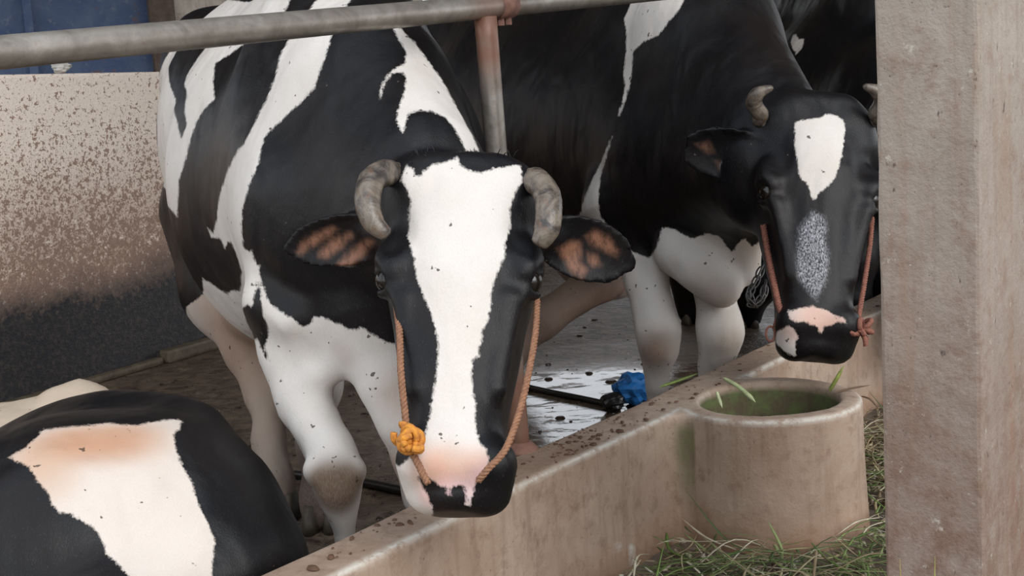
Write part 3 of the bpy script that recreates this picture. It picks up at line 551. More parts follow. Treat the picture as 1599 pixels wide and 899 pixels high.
# feeding barrier with its built-in drinking bowl
def build_trough():
    root = thing('feeding_barrier', tuple(K0 + KD * 1.2), 'long beige concrete feeding barrier with a round drinking bowl built into its front', 'barrier')
    cu, cv = 1.215, 0.143
    us = axis_steps(-1.6, 4.6, 0.022, 0.007, cu - 0.35, cu + 0.3); vs = np.arange(-0.16, 0.40, 0.007); zs = np.arange(-0.03, 0.33, 0.007)
    u, v, z = us[:, None, None], vs[None, :, None], zs[None, None, :]
    wob = 0.0035 * np.sin(u * 7.3 + 1.0) + 0.0025 * np.sin(u * 19.0)
    f2 = np.maximum(v - wob - 0.0 * u, -0.118 + 0.5 * wob - v); c0 = np.sqrt((u - cu) ** 2 + (v - cv) ** 2)
    c2 = c0 - 0.205 - 0.010 * np.clip((0.29 - z) / 0.29, 0, 1) ** 2
    h = np.clip(0.07 - np.abs(f2 - c2), 0, None) / 0.07; d2 = np.minimum(f2, c2) - h * h * 0.07 * 0.25
    d2 = np.maximum(d2, np.maximum(u - 4.5, -1.5 - u))
    zt = z - TOP - 0.0025 * np.sin(u * 5 + v * 9); kk = 0.011
    D = np.maximum(d2, zt); h = np.clip(kk - np.abs(d2 - zt), 0, None) / kk; D = D + h * h * kk * 0.25
    D = np.maximum(D, -0.02 - z)
    hole = np.maximum(c0 - 0.147 - 0.01 * np.clip((z - 0.05) / 0.24, 0, 1), 0.05 - z); a, b = D, -hole; kk = 0.010
    h = np.clip(kk - np.abs(a - b), 0, None) / kk; D = np.maximum(a, b) + h * h * kk * 0.25
    V, Q = surface_nets(D, us, vs, zs)
    r = np.hypot(V[:, 0] - cu, V[:, 1] - cv)
    d2f = V[:, 1]; front = np.exp(-((V[:, 1] + 0.003) / 0.007) ** 2) * (r > 0.205)
    lip = np.exp(-((r - 0.204) / 0.006) ** 2) * (V[:, 1] > 0.01)
    wear_glint = np.clip(front + lip, 0, 1) * np.clip((V[:, 2] - TOP + 0.012) / 0.008, 0, 1)  # worn barrier edge, plus a highlight painted along the bowl's lip
    hl = np.exp(-((r - 0.15) / 0.010) ** 2) * np.clip((V[:, 2] - TOP + 0.025) / 0.02, 0, 1) * (V[:, 0] < cu + 0.02)
    wear_glint = np.maximum(wear_glint, 0.8 * hl)
    for px, py, rr in ((966, 851, .012), (984, 862, .016), (987, 874, .012)):       # flaked paint
        d = _F + (px - 799.5) / FPX * _X + (449.5 - py) / FPX * _Y; q = _C + d * (((K0 - _C) @ KN) / (d @ KN)) - K0
        wear_glint = np.maximum(wear_glint, np.clip((rr - np.hypot(V[:, 0] - q @ KD, (V[:, 2] - q[2]) * .7)) / .006, 0, 1) * (V[:, 1] > -.03))
    alg = np.where(r < 0.162, np.clip((TOP - 0.010 - V[:, 2]) / 0.012, 0, 1), 0)
    jx = np.exp(-((V[:, 0] - (cu - 0.185)) / 0.016) ** 2) * (V[:, 1] > -0.02) * (V[:, 1] < 0.05) * np.clip((0.275 - V[:, 2]) / 0.03, 0, 1) * np.clip((V[:, 2] - 0.06) / 0.15, 0, 1)
    alg = np.maximum(alg, 0.75 * jx)
    Wd = K0 + V[:, :1] * KD + V[:, 1:2] * KN + V[:, 2:] * np.array([0, 0, 1.0])
    Qb = (r[Q].min(1) < 0.212) & (V[Q][:, :, 1].max(1) > -0.12)
    for nm, m in (('kerb_wall', ~Qb), ('drinking_bowl', Qb)):
        q = Q[m]; ids, inv = np.unique(q, return_inverse=True); q = inv.reshape(q.shape)
        if KD[0] * KN[1] - KD[1] * KN[0] < 0: q = q[:, ::-1]
        me = fast_mesh(nm, Wd[ids] - np.array(root.location), q)
        set_attr(me, 'wear_glint', wear_glint[ids]); set_attr(me, 'algae', alg[ids])
        o = link_mesh(nm, me, M['trough'], root)
        if nm == 'drinking_bowl':
            o['label'] = 'round concrete drinking bowl with a green inside'; bowl = o
    cw = K0 + KD * cu + KN * cv
    a = np.linspace(0, 2 * math.pi, 32, endpoint=False)
    Vw = [(cw[0] + 0.146 * math.cos(t), cw[1] + 0.146 * math.sin(t), zz) for zz in (0.19, 0.212) for t in a]
    Fw = [tuple(range(32))[::-1], tuple(range(32, 64))] + [(i, (i + 1) % 32, 32 + (i + 1) % 32, 32 + i) for i in range(32)]
    link_mesh('water', mesh_from('water', local(Vw, root), Fw, False), M['water'], bowl)['label'] = 'dark green standing water'
    return root
trough = build_trough()

# pillar
def build_pillar():
    mid = at(1531, 450, 1.75); mid[2] = 0
    wd, dp = 0.141, 0.42
    c = mid - KN * wd / 2 + KD * dp / 2
    root = thing('concrete_pillar', tuple(c), 'square grey-brown concrete pillar with scuffed edges beside the drinking bowl', 'pillar')
    bm = box_bm(wd, dp, 3.3, 0.006, 2, 0)
    bmesh.ops.subdivide_edges(bm, edges=[e for e in bm.edges if abs(e.verts[0].co.z - e.verts[1].co.z) > 1], cuts=60)
    rnd = random.Random(3)
    for v in bm.verts:
        if abs(v.co.z) < 1.64:
            v.co.x += rnd.uniform(-0.0012, 0.0012); v.co.y += rnd.uniform(-0.0012, 0.0012)
    me = bpy.data.meshes.new('shaft'); bm.to_mesh(me); bm.free()
    # leans a trifle, as cast
    me.transform(Matrix.Translation((0, 0, 1.65)))
    me.transform(Matrix.Rotation(math.atan2(KN[1], KN[0]), 4, 'Z'))
    me.transform(Matrix(((1, 0, PILLAR_LEAN, 0), (0, 1, 0, 0), (0, 0, 1, 0), (0, 0, 0, 1))))
    link_mesh('shaft', me, M['pillar'], root)
    return root
PILLAR_LEAN = -0.0
pillar = build_pillar()

# pipe railing on the barrier
def build_rail():
    base = on_z(811, 703, TOP)
    root = thing('pipe_railing', tuple(base), 'scuffed galvanised pipe railing with one post standing on the barrier', 'railing')
    a = at(0, 82, 1.66); b = at(748, 12, 2.43); P = np.array([a + (b - a) * t for t in np.linspace(-0.8, 2.0, 40)])
    V, F = tube(P, 0.0222, 20); me = mesh_from('rail', local(V, root), F)
    s = (V - a) @ (b - a) / ((b - a) @ (b - a)); set_attr(me, 'rust', 0.75 * np.exp(-((s - 1.03) / 0.055) ** 2))
    link_mesh('rail', me, M['steel'], root)
    top = at(758, 26, 2.44); P = np.array([base + (top - base) * t for t in np.linspace(0, 1, 24)])
    V, F = tube(P, 0.0216, 20); me = mesh_from('post', local(V, root), F); t = (V[:, 2] - TOP) / (top[2] - TOP)
    set_attr(me, 'rust', np.clip(np.maximum((t - 0.84) / 0.08, (0.24 - t) / 0.06), 0, 0.9)); link_mesh('post', me, M['steel'], root)
    V, F = tube(np.array([base + [0, 0, 0.0005], base + [0, 0, 0.004], base + [0.001, 0, 0.02]]), [0.042, 0.04, 0.024], 14)
    link_mesh('foot_collar', mesh_from('foot_collar', local(V, root), F), M['clamp'], root)['label'] = 'rusty collar where the post meets the concrete'
    c = a + (b - a) * 1.075; d = (b - a) / np.linalg.norm(b - a)
    V, F = tube(np.array([c - d * 0.022, c + d * 0.022]), 0.0262, 20); me = mesh_from('clamp', local(V, root), F)
    cl = link_mesh('clamp', me, M['clamp'], root); cl['label'] = 'rusty pipe clamp'
    for q in (-0.012, 0.012):
        V, F = tube(np.array([c + d * q + [0, 0, -0.020], c + d * q + [0, 0, -0.038]]), 0.008, 6)
        link_mesh('bolt', mesh_from('bolt', local(V, root), F, False), M['clamp'], cl)
    return root
rail = build_rail()

# ------------------------------------------------------------------ the cattle
def axes_from(along, outward):
    t = np.array(along, float); t /= np.linalg.norm(t); n = np.array(outward, float); n -= t * (n @ t); n /= np.linalg.norm(n)
    return np.array([np.cross(n, t) * -1, t, n])      # across (towards the picture's right), along, outward

def R(px, d): return px * d / FPX

def ear(S, base, tip, prof, nrm, grp=1, cup=0.02, th=0.006):
    """leaf-shaped cupped ear; prof = half widths from root to tip"""
    base = np.array(base); tip = np.array(tip); L = np.linalg.norm(tip - base); a = (tip - base) / L
    n = np.array(nrm, float); n -= a * (n @ a); n /= np.linalg.norm(n); wv = np.cross(n, a); pt = np.linspace(0, 1, len(prof))
    def fn(x, y, z):
        d = (x - base[0], y - base[1], z - base[2])
        t, w_, q = [d[0] * v[0] + d[1] * v[1] + d[2] * v[2] for v in (a, wv, n)]
        tc = np.clip(t / L, 0, 1); W = np.interp(tc.ravel(), pt, prof).reshape(tc.shape); u = np.clip(np.abs(w_) / W, 0, 1.2)
        n0 = cup * (u * u - 0.5) * np.clip(1.15 - tc * tc, 0, 1) + 0.012 * tc * tc
        return np.sqrt(np.maximum(np.abs(q - n0) - th * 0.5, 0) ** 2 + np.maximum(np.abs(w_) - W + th, 0) ** 2 + np.maximum(np.abs(t - tc * L), 0) ** 2) - th * 0.5
    r = max(prof) + 0.06; S._add(fn, np.minimum(base, tip) - r, np.maximum(base, tip) + r, 0.012, grp, 1)
    S.cap(base - a * 0.03, 0.036, base + a * L * 0.12 - n * 0.012, 0.026, 0.03, 1, grp)

def horn(root, pts, rad, label=None):
    P = catmull(pts, 8); Rr = np.interp(np.linspace(0, 1, len(P)), np.linspace(0, 1, len(rad)), rad)
    rnd = np.random.RandomState(5); Rr = Rr * (1 + 0.012 * np.sin(np.arange(len(P)) * 1.9) + 0.01 * rnd.randn(len(P)))
    Rr[-1] *= 0.55; V, F = tube(P, Rr, 18)
    o = link_mesh('horn', mesh_from('horn', local(V, root), F), M['horn'], root)
    if label: o['label'] = label
    return o

def eyeball(root, c, r):
    bm = bmesh.new(); bmesh.ops.create_uvsphere(bm, u_segments=16, v_segments=10, radius=r); me = bpy.data.meshes.new('eye'); bm.to_mesh(me); bm.free()
    me.transform(Matrix.Translation(Vector(c) - root.location)); me.polygons.foreach_set('use_smooth', [True] * len(me.polygons))
    return link_mesh('eye', me, M['eye'], root)

def hoof(root, p, fwd, r=0.05):
    """cloven hoof standing on the floor at p"""
    p = np.array(p, float); p[2] = 0.0; f = np.array(fwd, float); f[2] = 0; f /= np.linalg.norm(f); sd_ = np.array([f[1], -f[0], 0]); parts = []
    for q in (-1, 1):
        c = p + sd_ * q * r * 0.5; rings = []
        for z, ln, off in ((0.001, 1.0, 0.35), (0.03, 0.85, 0.22), (0.062, 0.66, 0.05)):
            a = np.linspace(0, 2 * math.pi, 12, endpoint=False)
            rings.append(c + f * (r * off) + np.cos(a)[:, None] * f * r * ln * 1.15 + np.sin(a)[:, None] * sd_ * r * 0.47 * ln + np.array([0, 0, z]))
        V = np.vstack(rings); F = [tuple(range(12))[::-1], tuple(range(24, 36))] + [(i * 12 + j, i * 12 + (j + 1) % 12, (i + 1) * 12 + (j + 1) % 12, (i + 1) * 12 + j) for i in (0, 1) for j in range(12)]
        parts.append((V, F))
    V, F = merge(parts); return link_mesh('hoof', mesh_from('hoof', local(V, root), F), M['hoof'], root)

COWS = {}
def finish(root, S, cow, view, tints, base=(0.66, 0.615, 0.57), coarse=0.014, fine=None, fbox=None, lining=None):
    lo, hi = S.bounds(); lo[2] = max(lo[2], -0.03)
    ax = [axis_steps(lo[i], hi[i], coarse, fine, fbox[0][i], fbox[1][i]) if fine else axis_steps(lo[i], hi[i], coarse) for i in range(3)]
    V, Q = surface_nets(S.field(*ax), *ax); V[:, 2] = np.maximum(V[:, 2], 0.0005)
    grp, gd = S.groups(V); fr = frame_of(view)
    me = hide_mesh('body', V, Q, grp, root, cow, fr, tints, base, lining)
    o = link_mesh('body', me, M['coat'], root); COWS[cow] = (o, grp, fr); return o, V, Q, grp

# --- the large standing cow at the barrier (white blaze)
def cow_blaze():
    c0 = at(480, 290, 3.1)
    root = thing('cow', (c0[0], c0[1], 0), 'big black and white horned cow with a wide white blaze, muzzle at the barrier', 'cow')
    S = Solid()
    # trunk
    S.limb([(at(398, 195, 3.75), 0.235), (at(430, 215, 3.5), 0.29), (at(492, 285, 3.1), 0.325), (at(555, 290, 2.75), 0.27), (at(585, 300, 2.55), 0.215)], 0.10, 1.22)
    S.ell(at(330, 110, 3.7), (0.13, 0.16, 0.17), None, 0.12)
    S.cap(at(420, 70, 3.72), 0.10, at(535, 15, 2.80), 0.12, 0.12)                      # back line
    S.cap(at(515, 95, 2.68), 0.15, at(500, 330, 2.50), 0.15, 0.12)                      # shoulder
    S.cap(at(585, 330, 2.45), 0.17, at(582, 470, 2.42), 0.115, 0.10)                     # breast
    # neck
    S.limb([(at(540, 70, 2.75), 0.14), (at(578, 165, 2.50), 0.145), (at(655, 280, 2.30), 0.118)], 0.08, 1.15)
    S.limb([(at(570, 330, 2.50), 0.20), (at(640, 360, 2.34), 0.13)], 0.10, 1.1)
    # right foreleg
    S.limb([(at(465, 430, 2.48), 0.10), (at(457, 545, 2.46), 0.056), (at(477, 620, 2.43), 0.045), (at(493, 660, 2.40), 0.042), (at(515, 700, 2.37), 0.041), (at(525, 730, 2.35), 0.042), (at(528, 762, 2.35), 0.039), (at(532, 786, 2.36), 0.028), (at(535, 805, 2.375), 0.0205), (at(546, 900, 2.43), 0.0205), (at(550, 930, 2.44), 0.028), (at(556, 960, 2.44), 0.032)], 0.022)
    S.cap(at(440, 500, 2.46), 0.05, at(462, 640, 2.44), 0.026, 0.04); S.cap(at(462, 640, 2.44), 0.024, at(500, 735, 2.39), 0.016, 0.012)
    S.cap(at(500, 585, 2.395), .022, at(545, 560, 2.385), .020, .05); S.cap(at(410, 470, 2.42), .03, at(450, 500, 2.37), .02, .06)
    S.cap(at(492, 735, 2.33), 0.022, at(555, 735, 2.33), 0.020, 0.02)
    S.cap(at(515, 505, 2.45), .085, at(590, 515, 2.42), .09, .05)
    # left foreleg, reaching forward behind the muzzle
    S.limb([(at(600, 490, 2.40), 0.115), (at(622, 590, 2.38), 0.072), (at(642, 650, 2.37), 0.060), (at(660, 710, 2.40), 0.052), (at(668, 770, 2.43), 0.043), (at(672, 815, 2.47), 0.024), (at(676, 890, 2.52), 0.022), (at(678, 935, 2.53), 0.032)], 0.03)
    # hind legs
    S.limb([(at(350, 330, 3.65), 0.18), (at(366, 450, 3.52), 0.135), (at(392, 545, 3.42), 0.062), (at(414, 610, 3.36), 0.044), (at(420, 690, 3.28), 0.032), (at(430, 745, 3.22), 0.034), (at(440, 785, 3.2), 0.038)], 0.06)
    S.limb([(at(450, 330, 3.55), 0.17), (at(480, 480, 3.40), 0.12), (at(492, 600, 3.30), 0.06), (at(492, 690, 3.18), 0.035), (at(500, 780, 3.12), 0.037), (at(503, 806, 3.1), 0.04)], 0.06)
    S.ell(at(440, 480, 3.35), (0.15, 0.15, 0.09), None, 0.08)                           # udder, in shade
    S.limb([(at(350, 60, 3.95), 0.04), (at(330, 200, 4.0), 0.025), (at(330, 420, 4.0), 0.02), (at(332, 500, 4.0), 0.045)], 0.03)   # tail
    # head
    T = at(722, 252, 2.17); Mz = at(709, 768, 1.975); A = axes_from(Mz - T, -_F + 0.0 * _Y); L = np.linalg.norm(Mz - T)
    H = lambda a, t, n=0.0: T + A[0] * a + A[1] * t * L + A[2] * n
    S.loft(T, A, [(.045 * L, .094, .035, .10, 2.4), (.075 * L, .104, .045, .13, 2.5), (.14 * L, .114, .055, .16, 2.6), (.30 * L, .122, .060, .19, 2.5), (.40 * L, .123, .060, .20, 2.4),
                  (.50 * L, .110, .056, .19, 2.3), (.62 * L, .099, .052, .165, 2.3), (.74 * L, .086, .050, .14, 2.4), (.84 * L, .079, .050, .115, 2.4), (.92 * L, .083, .050, .105, 2.3), (.975 * L, .080, .040, .095, 2.3), (1.0 * L, .068, .022, .08, 2.2)], 0.03, 1)
    for s in (-1, 1):
        S.ell(H(s * .108, .345, .010), (.032, .050, .040), (A[0], A[1], A[2]), 0.03, 1)               # brow
        S.ell(H(s * .129, .390, .012), (.020, .026, .022), (A[0], A[1], A[2]), 0.010, 1, -1)          # socket
        S.cap(H(s * .106, .376, .034), .009, H(s * .130, .364, .008), .009, 0.010, 1, 1)              # upper lid
        S.cap(H(s * .106, .428, .024), .008, H(s * .126, .424, .0), .008, 0.012, 1, 1)               # lower lid
        S.cap(H(s * .088, .47, .035), .016, H(s * .070, .72, .034), .010, 0.03, 1, 1)                 # face crest
        S.ell(H(s * .093, .63, .060), (.018, .085, .016), A, 0.03, 1, -1)                             # hollow beside the nose bridge
        S.ell(H(s * .112, .255, .046), (.020, .035, .014), A, 0.03, 1, -1)                            # hollow over the eye
        S.ell(H(s * .050, .930, .036), (.017, .010, .03), None if s == 0 else (A[0] * .8 + A[1] * .6 * s, A[1] * .8 - A[0] * .6 * s, A[2]), 0.007, 1, -1)   # nostril
        S.cap(H(s * .090, .08, .0), .036, H(s * .115, .20, -.05), .030, 0.04, 1, 1)                   # temple
    S.cap(H(-.062, .93, .020), .035, H(-.056, .99, -.02), .030, 0.03, 1, 1)                          # lips, chin
    S.cap(H(.055, .92, .020), .034, H(.045, .965, -.02), .028, 0.03, 1, 1)
    S.cap(H(-.045, .055, -.005), .034, H(.045, .055, -.005), .034, 0.04, 1, 1)                                  # poll
    toc = -_F
    ear(S, at(606, 362, 2.20), at(450, 386, 2.27), (.030, .044, .049, .050, .046, .036, .010), toc + np.array([0.1, 0, -0.25]))
    ear(S, at(846, 366, 2.20), at(986, 412, 2.26), (.032, .050, .057, .059, .055, .044, .012), toc + np.array([-0.1, 0, -0.1]))
    # tints on the hide: muzzle skin, ear lining, grimy knees and belly, darker far hind leg
    dirt, pink, tan = (0.20, 0.13, 0.08), (0.66, 0.40, 0.32), (0.50, 0.33, 0.24)
    tn = [(at(678, 746, 1.93), .034, (0.60, 0.33, 0.235), .8, 1), (at(705, 742, 1.93), .038, (0.62, 0.34, 0.24), .85, 1), (at(738, 740, 1.93), .034, (0.62, 0.35, 0.25), .8, 1), (at(712, 700, 1.93), .02, (.60, .50, .42), .3, 1), (at(660, 775, 1.95), .022, (.62, .36, .34), .8, 1),
          (at(755, 765, 1.93), .03, (.70, .45, .48), .8, 1), (at(712, 775, 1.93), .03, (.70, .45, .48), .8, 1),
          (at(510, 770, 2.33), .050, (0.12, 0.075, 0.045), 1.0, 0), (at(542, 767, 2.33), .050, (0.12, 0.075, 0.045), 1.0, 0), (at(525, 785, 2.33), .04, (0.10, 0.06, 0.04), .9, 0), (at(499, 762, 2.34), .028, (0.12, 0.075, 0.045), 1.0, 0), (at(553, 758, 2.34), .028, (0.12, 0.075, 0.045), 1.0, 0),
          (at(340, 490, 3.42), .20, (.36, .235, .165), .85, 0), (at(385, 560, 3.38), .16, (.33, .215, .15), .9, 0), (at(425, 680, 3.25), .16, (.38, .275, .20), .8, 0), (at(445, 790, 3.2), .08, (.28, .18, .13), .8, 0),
          (at(275, 250, 3.6), .12, (.46, .40, .34), .7, 0), (at(262, 170, 3.6), .12, (.46, .40, .34), .7, 0),
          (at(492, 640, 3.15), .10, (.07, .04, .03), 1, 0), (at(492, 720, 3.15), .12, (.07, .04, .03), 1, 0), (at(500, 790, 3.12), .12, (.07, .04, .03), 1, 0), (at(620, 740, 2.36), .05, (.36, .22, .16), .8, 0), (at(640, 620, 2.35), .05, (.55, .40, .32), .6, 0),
          (at(530, 560, 2.35), .03, (.5, .42, .38), .5, 0)]
    lo = np.array([-0.43, 1.84, 0.36]); hi = np.array([0.25, 2.30, 1.02])
    finish(root, S, 'blaze', at(520, 350, 2.7) - _C, tn, fine=0.0055, fbox=(lo, hi), lining=(.26, .125, .078))
    horn(root, [H(-.080, .085, -.02), at(630, 276, 2.15), at(603, 270, 2.12), at(580, 284, 2.09), at(574, 318, 2.06), at(584, 348, 2.05), at(606, 368, 2.05)], [.022, .0225, .0225, .0225, .021, .018, .011])
    horn(root, [H(.080, .09, -.02), at(817, 284, 2.15), at(838, 284, 2.12), at(854, 304, 2.09), at(857, 332, 2.06), at(853, 360, 2.05), at(840, 384, 2.05)], [.022, .0225, .0225, .0225, .022, .021, .013])
    for s in (-1, 1): eyeball(root, H(s * .1165, .393, .015), .0200)
    f = -_F * [1, 1, 0]
    for p in (at(556, 960, 2.46), at(678, 935, 2.53), at(440, 785, 3.2), at(503, 806, 3.1)): hoof(root, p, f)
    # forelock on the poll
    rnd = random.Random(8); parts = []
    for i in range(420):
        a = rnd.uniform(-.085, .085); b = H(a, rnd.uniform(.0, .055), rnd.uniform(-.03, .03)); d = A[0] * (a * 3 + rnd.uniform(-.4, .4)) - A[1] * rnd.uniform(.2, 1.0) + A[2] * rnd.uniform(.1, .7)
        d = d / np.linalg.norm(d) * rnd.uniform(.010, .028); parts.append(tube([b - d * .4, b + d * .5, b + d * .9 + A[1] * .006], [.0011, .0009, .0003], 3))
    V, F = merge(parts); fo = link_mesh('forelock', mesh_from('forelock', local(V, root), F), plain('black_hair', (.012, .011, .012), .5), root); fo['kind'] = 'stuff'
    # rope halter
    V, F = rope([at(618, 470, 2.08), at(624, 520, 2.02), at(626, 580, 1.98), at(632, 640, 1.965), at(638, 690, 1.95), at(655, 728, 1.92), at(668, 755, 1.905)], .0058)
    h1 = link_mesh('rope_halter', mesh_from('rope_halter', local(V, root), F), M['rope'], root)
    V, F = rope([at(839, 468, 2.09), at(836, 520, 2.04), at(826, 580, 1.99), at(812, 640, 1.95), at(790, 700, 1.91), at(762, 732, 1.895), at(745, 752, 1.90)], .0056)
    link_mesh('rope_strand', mesh_from('rope_strand', local(V, root), F), M['rope'], h1)
    V, F = rope([at(835, 540, 2.045), at(822, 600, 2.0), at(806, 655, 1.965), at(796, 690, 1.94)], .0045)
    link_mesh('rope_strand', mesh_from('rope_strand', local(V, root), F), M['redrope'], h1)
    parts = []
    rk = np.random.RandomState(2); c = at(640, 690, 1.93)
    for i in range(9):
        n = rk.randn(3); n /= np.linalg.norm(n); q = np.cross(n, rk.randn(3)); q /= np.linalg.norm(q); e = np.cross(n, q); t = np.linspace(0, 5.2, 22)
        cc = c + rk.randn(3) * .007
        parts.append(tube(cc + .013 * (np.cos(t)[:, None] * q + np.sin(t)[:, None] * e * 1.1), .0056, 7))
    V, F = merge(parts); kn = link_mesh('knot', mesh_from('knot', local(V, root), F), M['knot'], h1); kn['label'] = 'orange rope knot beside the muzzle'
    return root
cow1 = cow_blaze()

# --- second standing cow, head over the barrier beside the pillar
def cow_patch():
    c0 = at(950, 220, 4.2)
    root = thing('cow', (c0[0], c0[1], 0), 'black cow with a white heart-shaped forehead patch and grey nose stripe, beside the pillar', 'cow')
    S = Solid()
    S.limb([(at(715, 140, 5.25), 0.25), (at(770, 145, 5.05), 0.28), (at(830, 170, 4.75), 0.34), (at(930, 195, 4.3), 0.375), (at(1030, 200, 3.9), 0.33), (at(1085, 215, 3.65), 0.27)], 0.10, 1.18)
    S.cap(at(700, 40, 5.2), 0.12, at(1050, -10, 3.90), 0.14, 0.12)
    S.cap(at(1040, 40, 3.75), 0.16, at(1040, 290, 3.60), 0.17, 0.12)
    S.cap(at(1100, 240, 3.55), 0.19, at(1105, 380, 3.52), 0.115, 0.10)
    S.cap(at(1150, 330, 3.42), 0.075, at(1168, 425, 3.42), 0.035, 0.04)                  # brisket fold
    S.limb([(at(1045, 10, 3.8), 0.19), (at(1108, 70, 3.5), 0.175), (at(1200, 195, 3.2), 0.13)], 0.09, 1.15)
    S.limb([(at(1100, 220, 3.5), 0.22), (at(1190, 275, 3.18), 0.13)], 0.10, 1.1)
    for a in (1085, 1120, 1148): S.cap(at(a - 20, 60, 3.42), .03, at(a + 10, 260, 3.30), .02, 0.05)   # neck folds
    # forelegs
    S.limb([(at(985, 320, 3.62), 0.14), (at(1002, 395, 3.60), 0.070), (at(1009, 438, 3.58), 0.058), (at(1020, 482, 3.55), 0.055), (at(1028, 517, 3.52), 0.059), (at(1029, 546, 3.52), 0.050), (at(1026, 572, 3.54), 0.034), (at(1026, 600, 3.56), 0.029), (at(1027, 660, 3.62), 0.030), (at(1026, 690, 3.63), 0.042)], 0.025)
    S.limb([(at(1108, 400, 3.52), 0.08), (at(1118, 470, 3.53), 0.052), (at(1123, 504, 3.51), 0.060), (at(1125, 522, 3.50), 0.061), (at(1121, 547, 3.52), 0.050), (at(1110, 570, 3.54), 0.033), (at(1108, 600, 3.56), 0.030), (at(1110, 650, 3.6), 0.031), (at(1112, 678, 3.62), 0.042)], 0.02)
    S.cap(at(1062, 390, 3.46), 0.075, at(1122, 440, 3.43), 0.062, 0.03); S.cap(at(1090, 425, 3.42), 0.05, at(1128, 452, 3.41), 0.048, 0.02)
    S.cap(at(1040, 372, 3.44), 0.012, at(1100, 440, 3.385), 0.010, 0.03)
    # hind legs
    S.limb([(at(850, 300, 4.85), 0.22), (at(925, 395, 4.48), 0.125), (at(945, 432, 4.36), 0.070), (at(846, 500, 4.28), 0.056), (at(806, 545, 4.26), 0.038), (at(780, 610, 4.24), 0.045)], 0.05)
    S.limb([(at(770, 300, 5.1), 0.22), (at(790, 420, 4.95), 0.11), (at(770, 480, 5.05), 0.06), (at(742, 520, 5.0), 0.042), (at(735, 547, 5.0), 0.05)], 0.05)
    S.ell(at(955, 425, 4.60), (0.12, 0.12, 0.10), None, 0.06)                           # udder
    S.limb([(at(640, 60, 5.45), 0.045), (at(630, 300, 5.5), 0.03), (at(630, 440, 5.5), 0.05)], 0.03)
    # head
    T = at(1277, 172, 3.08); Mz = at(1276, 536, 2.91); A = axes_from(Mz - T, -_F); L = np.linalg.norm(Mz - T)
    H = lambda a, t, n=0.0: T + A[0] * a + A[1] * t * L + A[2] * n
    S.loft(T, A, [(0.00, .085, .03, .11, 2.4), (.06 * L, .105, .05, .14, 2.4), (.16 * L, .122, .06, .17, 2.5), (.30 * L, .134, .065, .21, 2.5), (.40 * L, .133, .065, .22, 2.4),
                  (.50 * L, .120, .06, .21, 2.3), (.62 * L, .108, .056, .18, 2.3), (.74 * L, .094, .053, .15, 2.4), (.84 * L, .086, .052, .125, 2.4), (.92 * L, .090, .052, .11, 2.3), (.975 * L, .084, .042, .10, 2.3), (1.0 * L, .07, .022, .08, 2.2)], 0.03, 1)
    for s in (-1, 1):
        S.ell(H(s * .118, .345, .012), (.034, .055, .042), (A[0], A[1], A[2]), 0.03, 1)
        S.ell(H(s * .134, .395, .020), (.022, .028, .024), (A[0], A[1], A[2]), 0.010, 1, -1)
        S.cap(H(s * .112, .378, .042), .010, H(s * .138, .366, .012), .010, 0.010, 1, 1)
        S.cap(H(s * .112, .434, .032), .009, H(s * .133, .428, .004), .009, 0.012, 1, 1)
        S.cap(H(s * .098, .47, .036), .020, H(s * .072, .74, .036), .011, 0.03, 1, 1)
        S.ell(H(s * .088, .62, .066), (.022, .10, .020), A, 0.03, 1, -1)
        S.ell(H(s * .108, .25, .056), (.024, .04, .018), A, 0.03, 1, -1)
        S.ell(H(s * .056, .93, .048), (.018, .012, .03), None if s == 0 else (A[0] * .8 + A[1] * .6 * s, A[1] * .8 - A[0] * .6 * s, A[2]), 0.014, 1, -1)
        S.cap(H(s * .095, .06, -.01), .045, H(s * .128, .18, -.06), .036, 0.04, 1, 1)
        S.cap(H(s * .058, .93, .02), .038, H(s * .052, 1.0, -.02), .034, 0.03, 1, 1)
    S.cap(H(-.055, .0, .0), .04, H(.055, .0, .0), .04, 0.04, 1, 1)
    ear(S, at(1202, 248, 3.08), at(1071, 228, 3.12), (.036, .058, .068, .070, .068, .058, .036), -_F + np.array([0.15, 0, -0.45]), cup=0.03)
    ear(S, at(1355, 240, 3.08), at(1440, 300, 3.18), (.034, .054, .062, .062, .058, .048, .020), -_F + np.array([-0.1, 0, -0.25]))
    brn = (.30, .17, .11)
    tn = [(at(1275, 492, 2.86), .05, (.62, .36, .28), .85, 1), (at(1300, 505, 2.86), .03, (.62, .36, .28), .8, 1), (at(1230, 520, 2.86), .035, (.66, .46, .40), .7, 1),
          (at(1030, 545, 3.48), .06, (.30, .22, .16), .85, 0), (at(1016, 560, 3.5), .045, (.24, .15, .11), .8, 0), (at(1140, 545, 3.47), .06, (.28, .22, .17), .8, 0), (at(1118, 470, 3.40), .06, (.42, .34, .28), .7, 0),
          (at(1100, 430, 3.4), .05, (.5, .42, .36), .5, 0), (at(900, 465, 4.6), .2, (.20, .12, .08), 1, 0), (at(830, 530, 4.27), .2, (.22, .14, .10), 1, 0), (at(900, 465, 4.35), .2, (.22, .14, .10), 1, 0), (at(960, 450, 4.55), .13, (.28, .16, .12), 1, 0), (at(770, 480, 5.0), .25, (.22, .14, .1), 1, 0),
          (at(1170, 400, 3.4), .06, (.55, .44, .36), .6, 0)]
    finish(root, S, 'heart', at(1000, 300, 4.0) - _C, tn, fine=0.0075, fbox=(np.array([0.38, 2.72, 0.38]), np.array([0.95, 3.25, 1.05])), coarse=0.017, lining=(.14, .075, .05))
    horn(root, [H(-.095, .04, -.02), at(1199, 192, 3.06), at(1188, 178, 3.03), at(1177, 161, 3.01), at(1184, 146, 2.99), at(1207, 136, 2.98)], [.014, .016, .0185, .020, .017, .006])
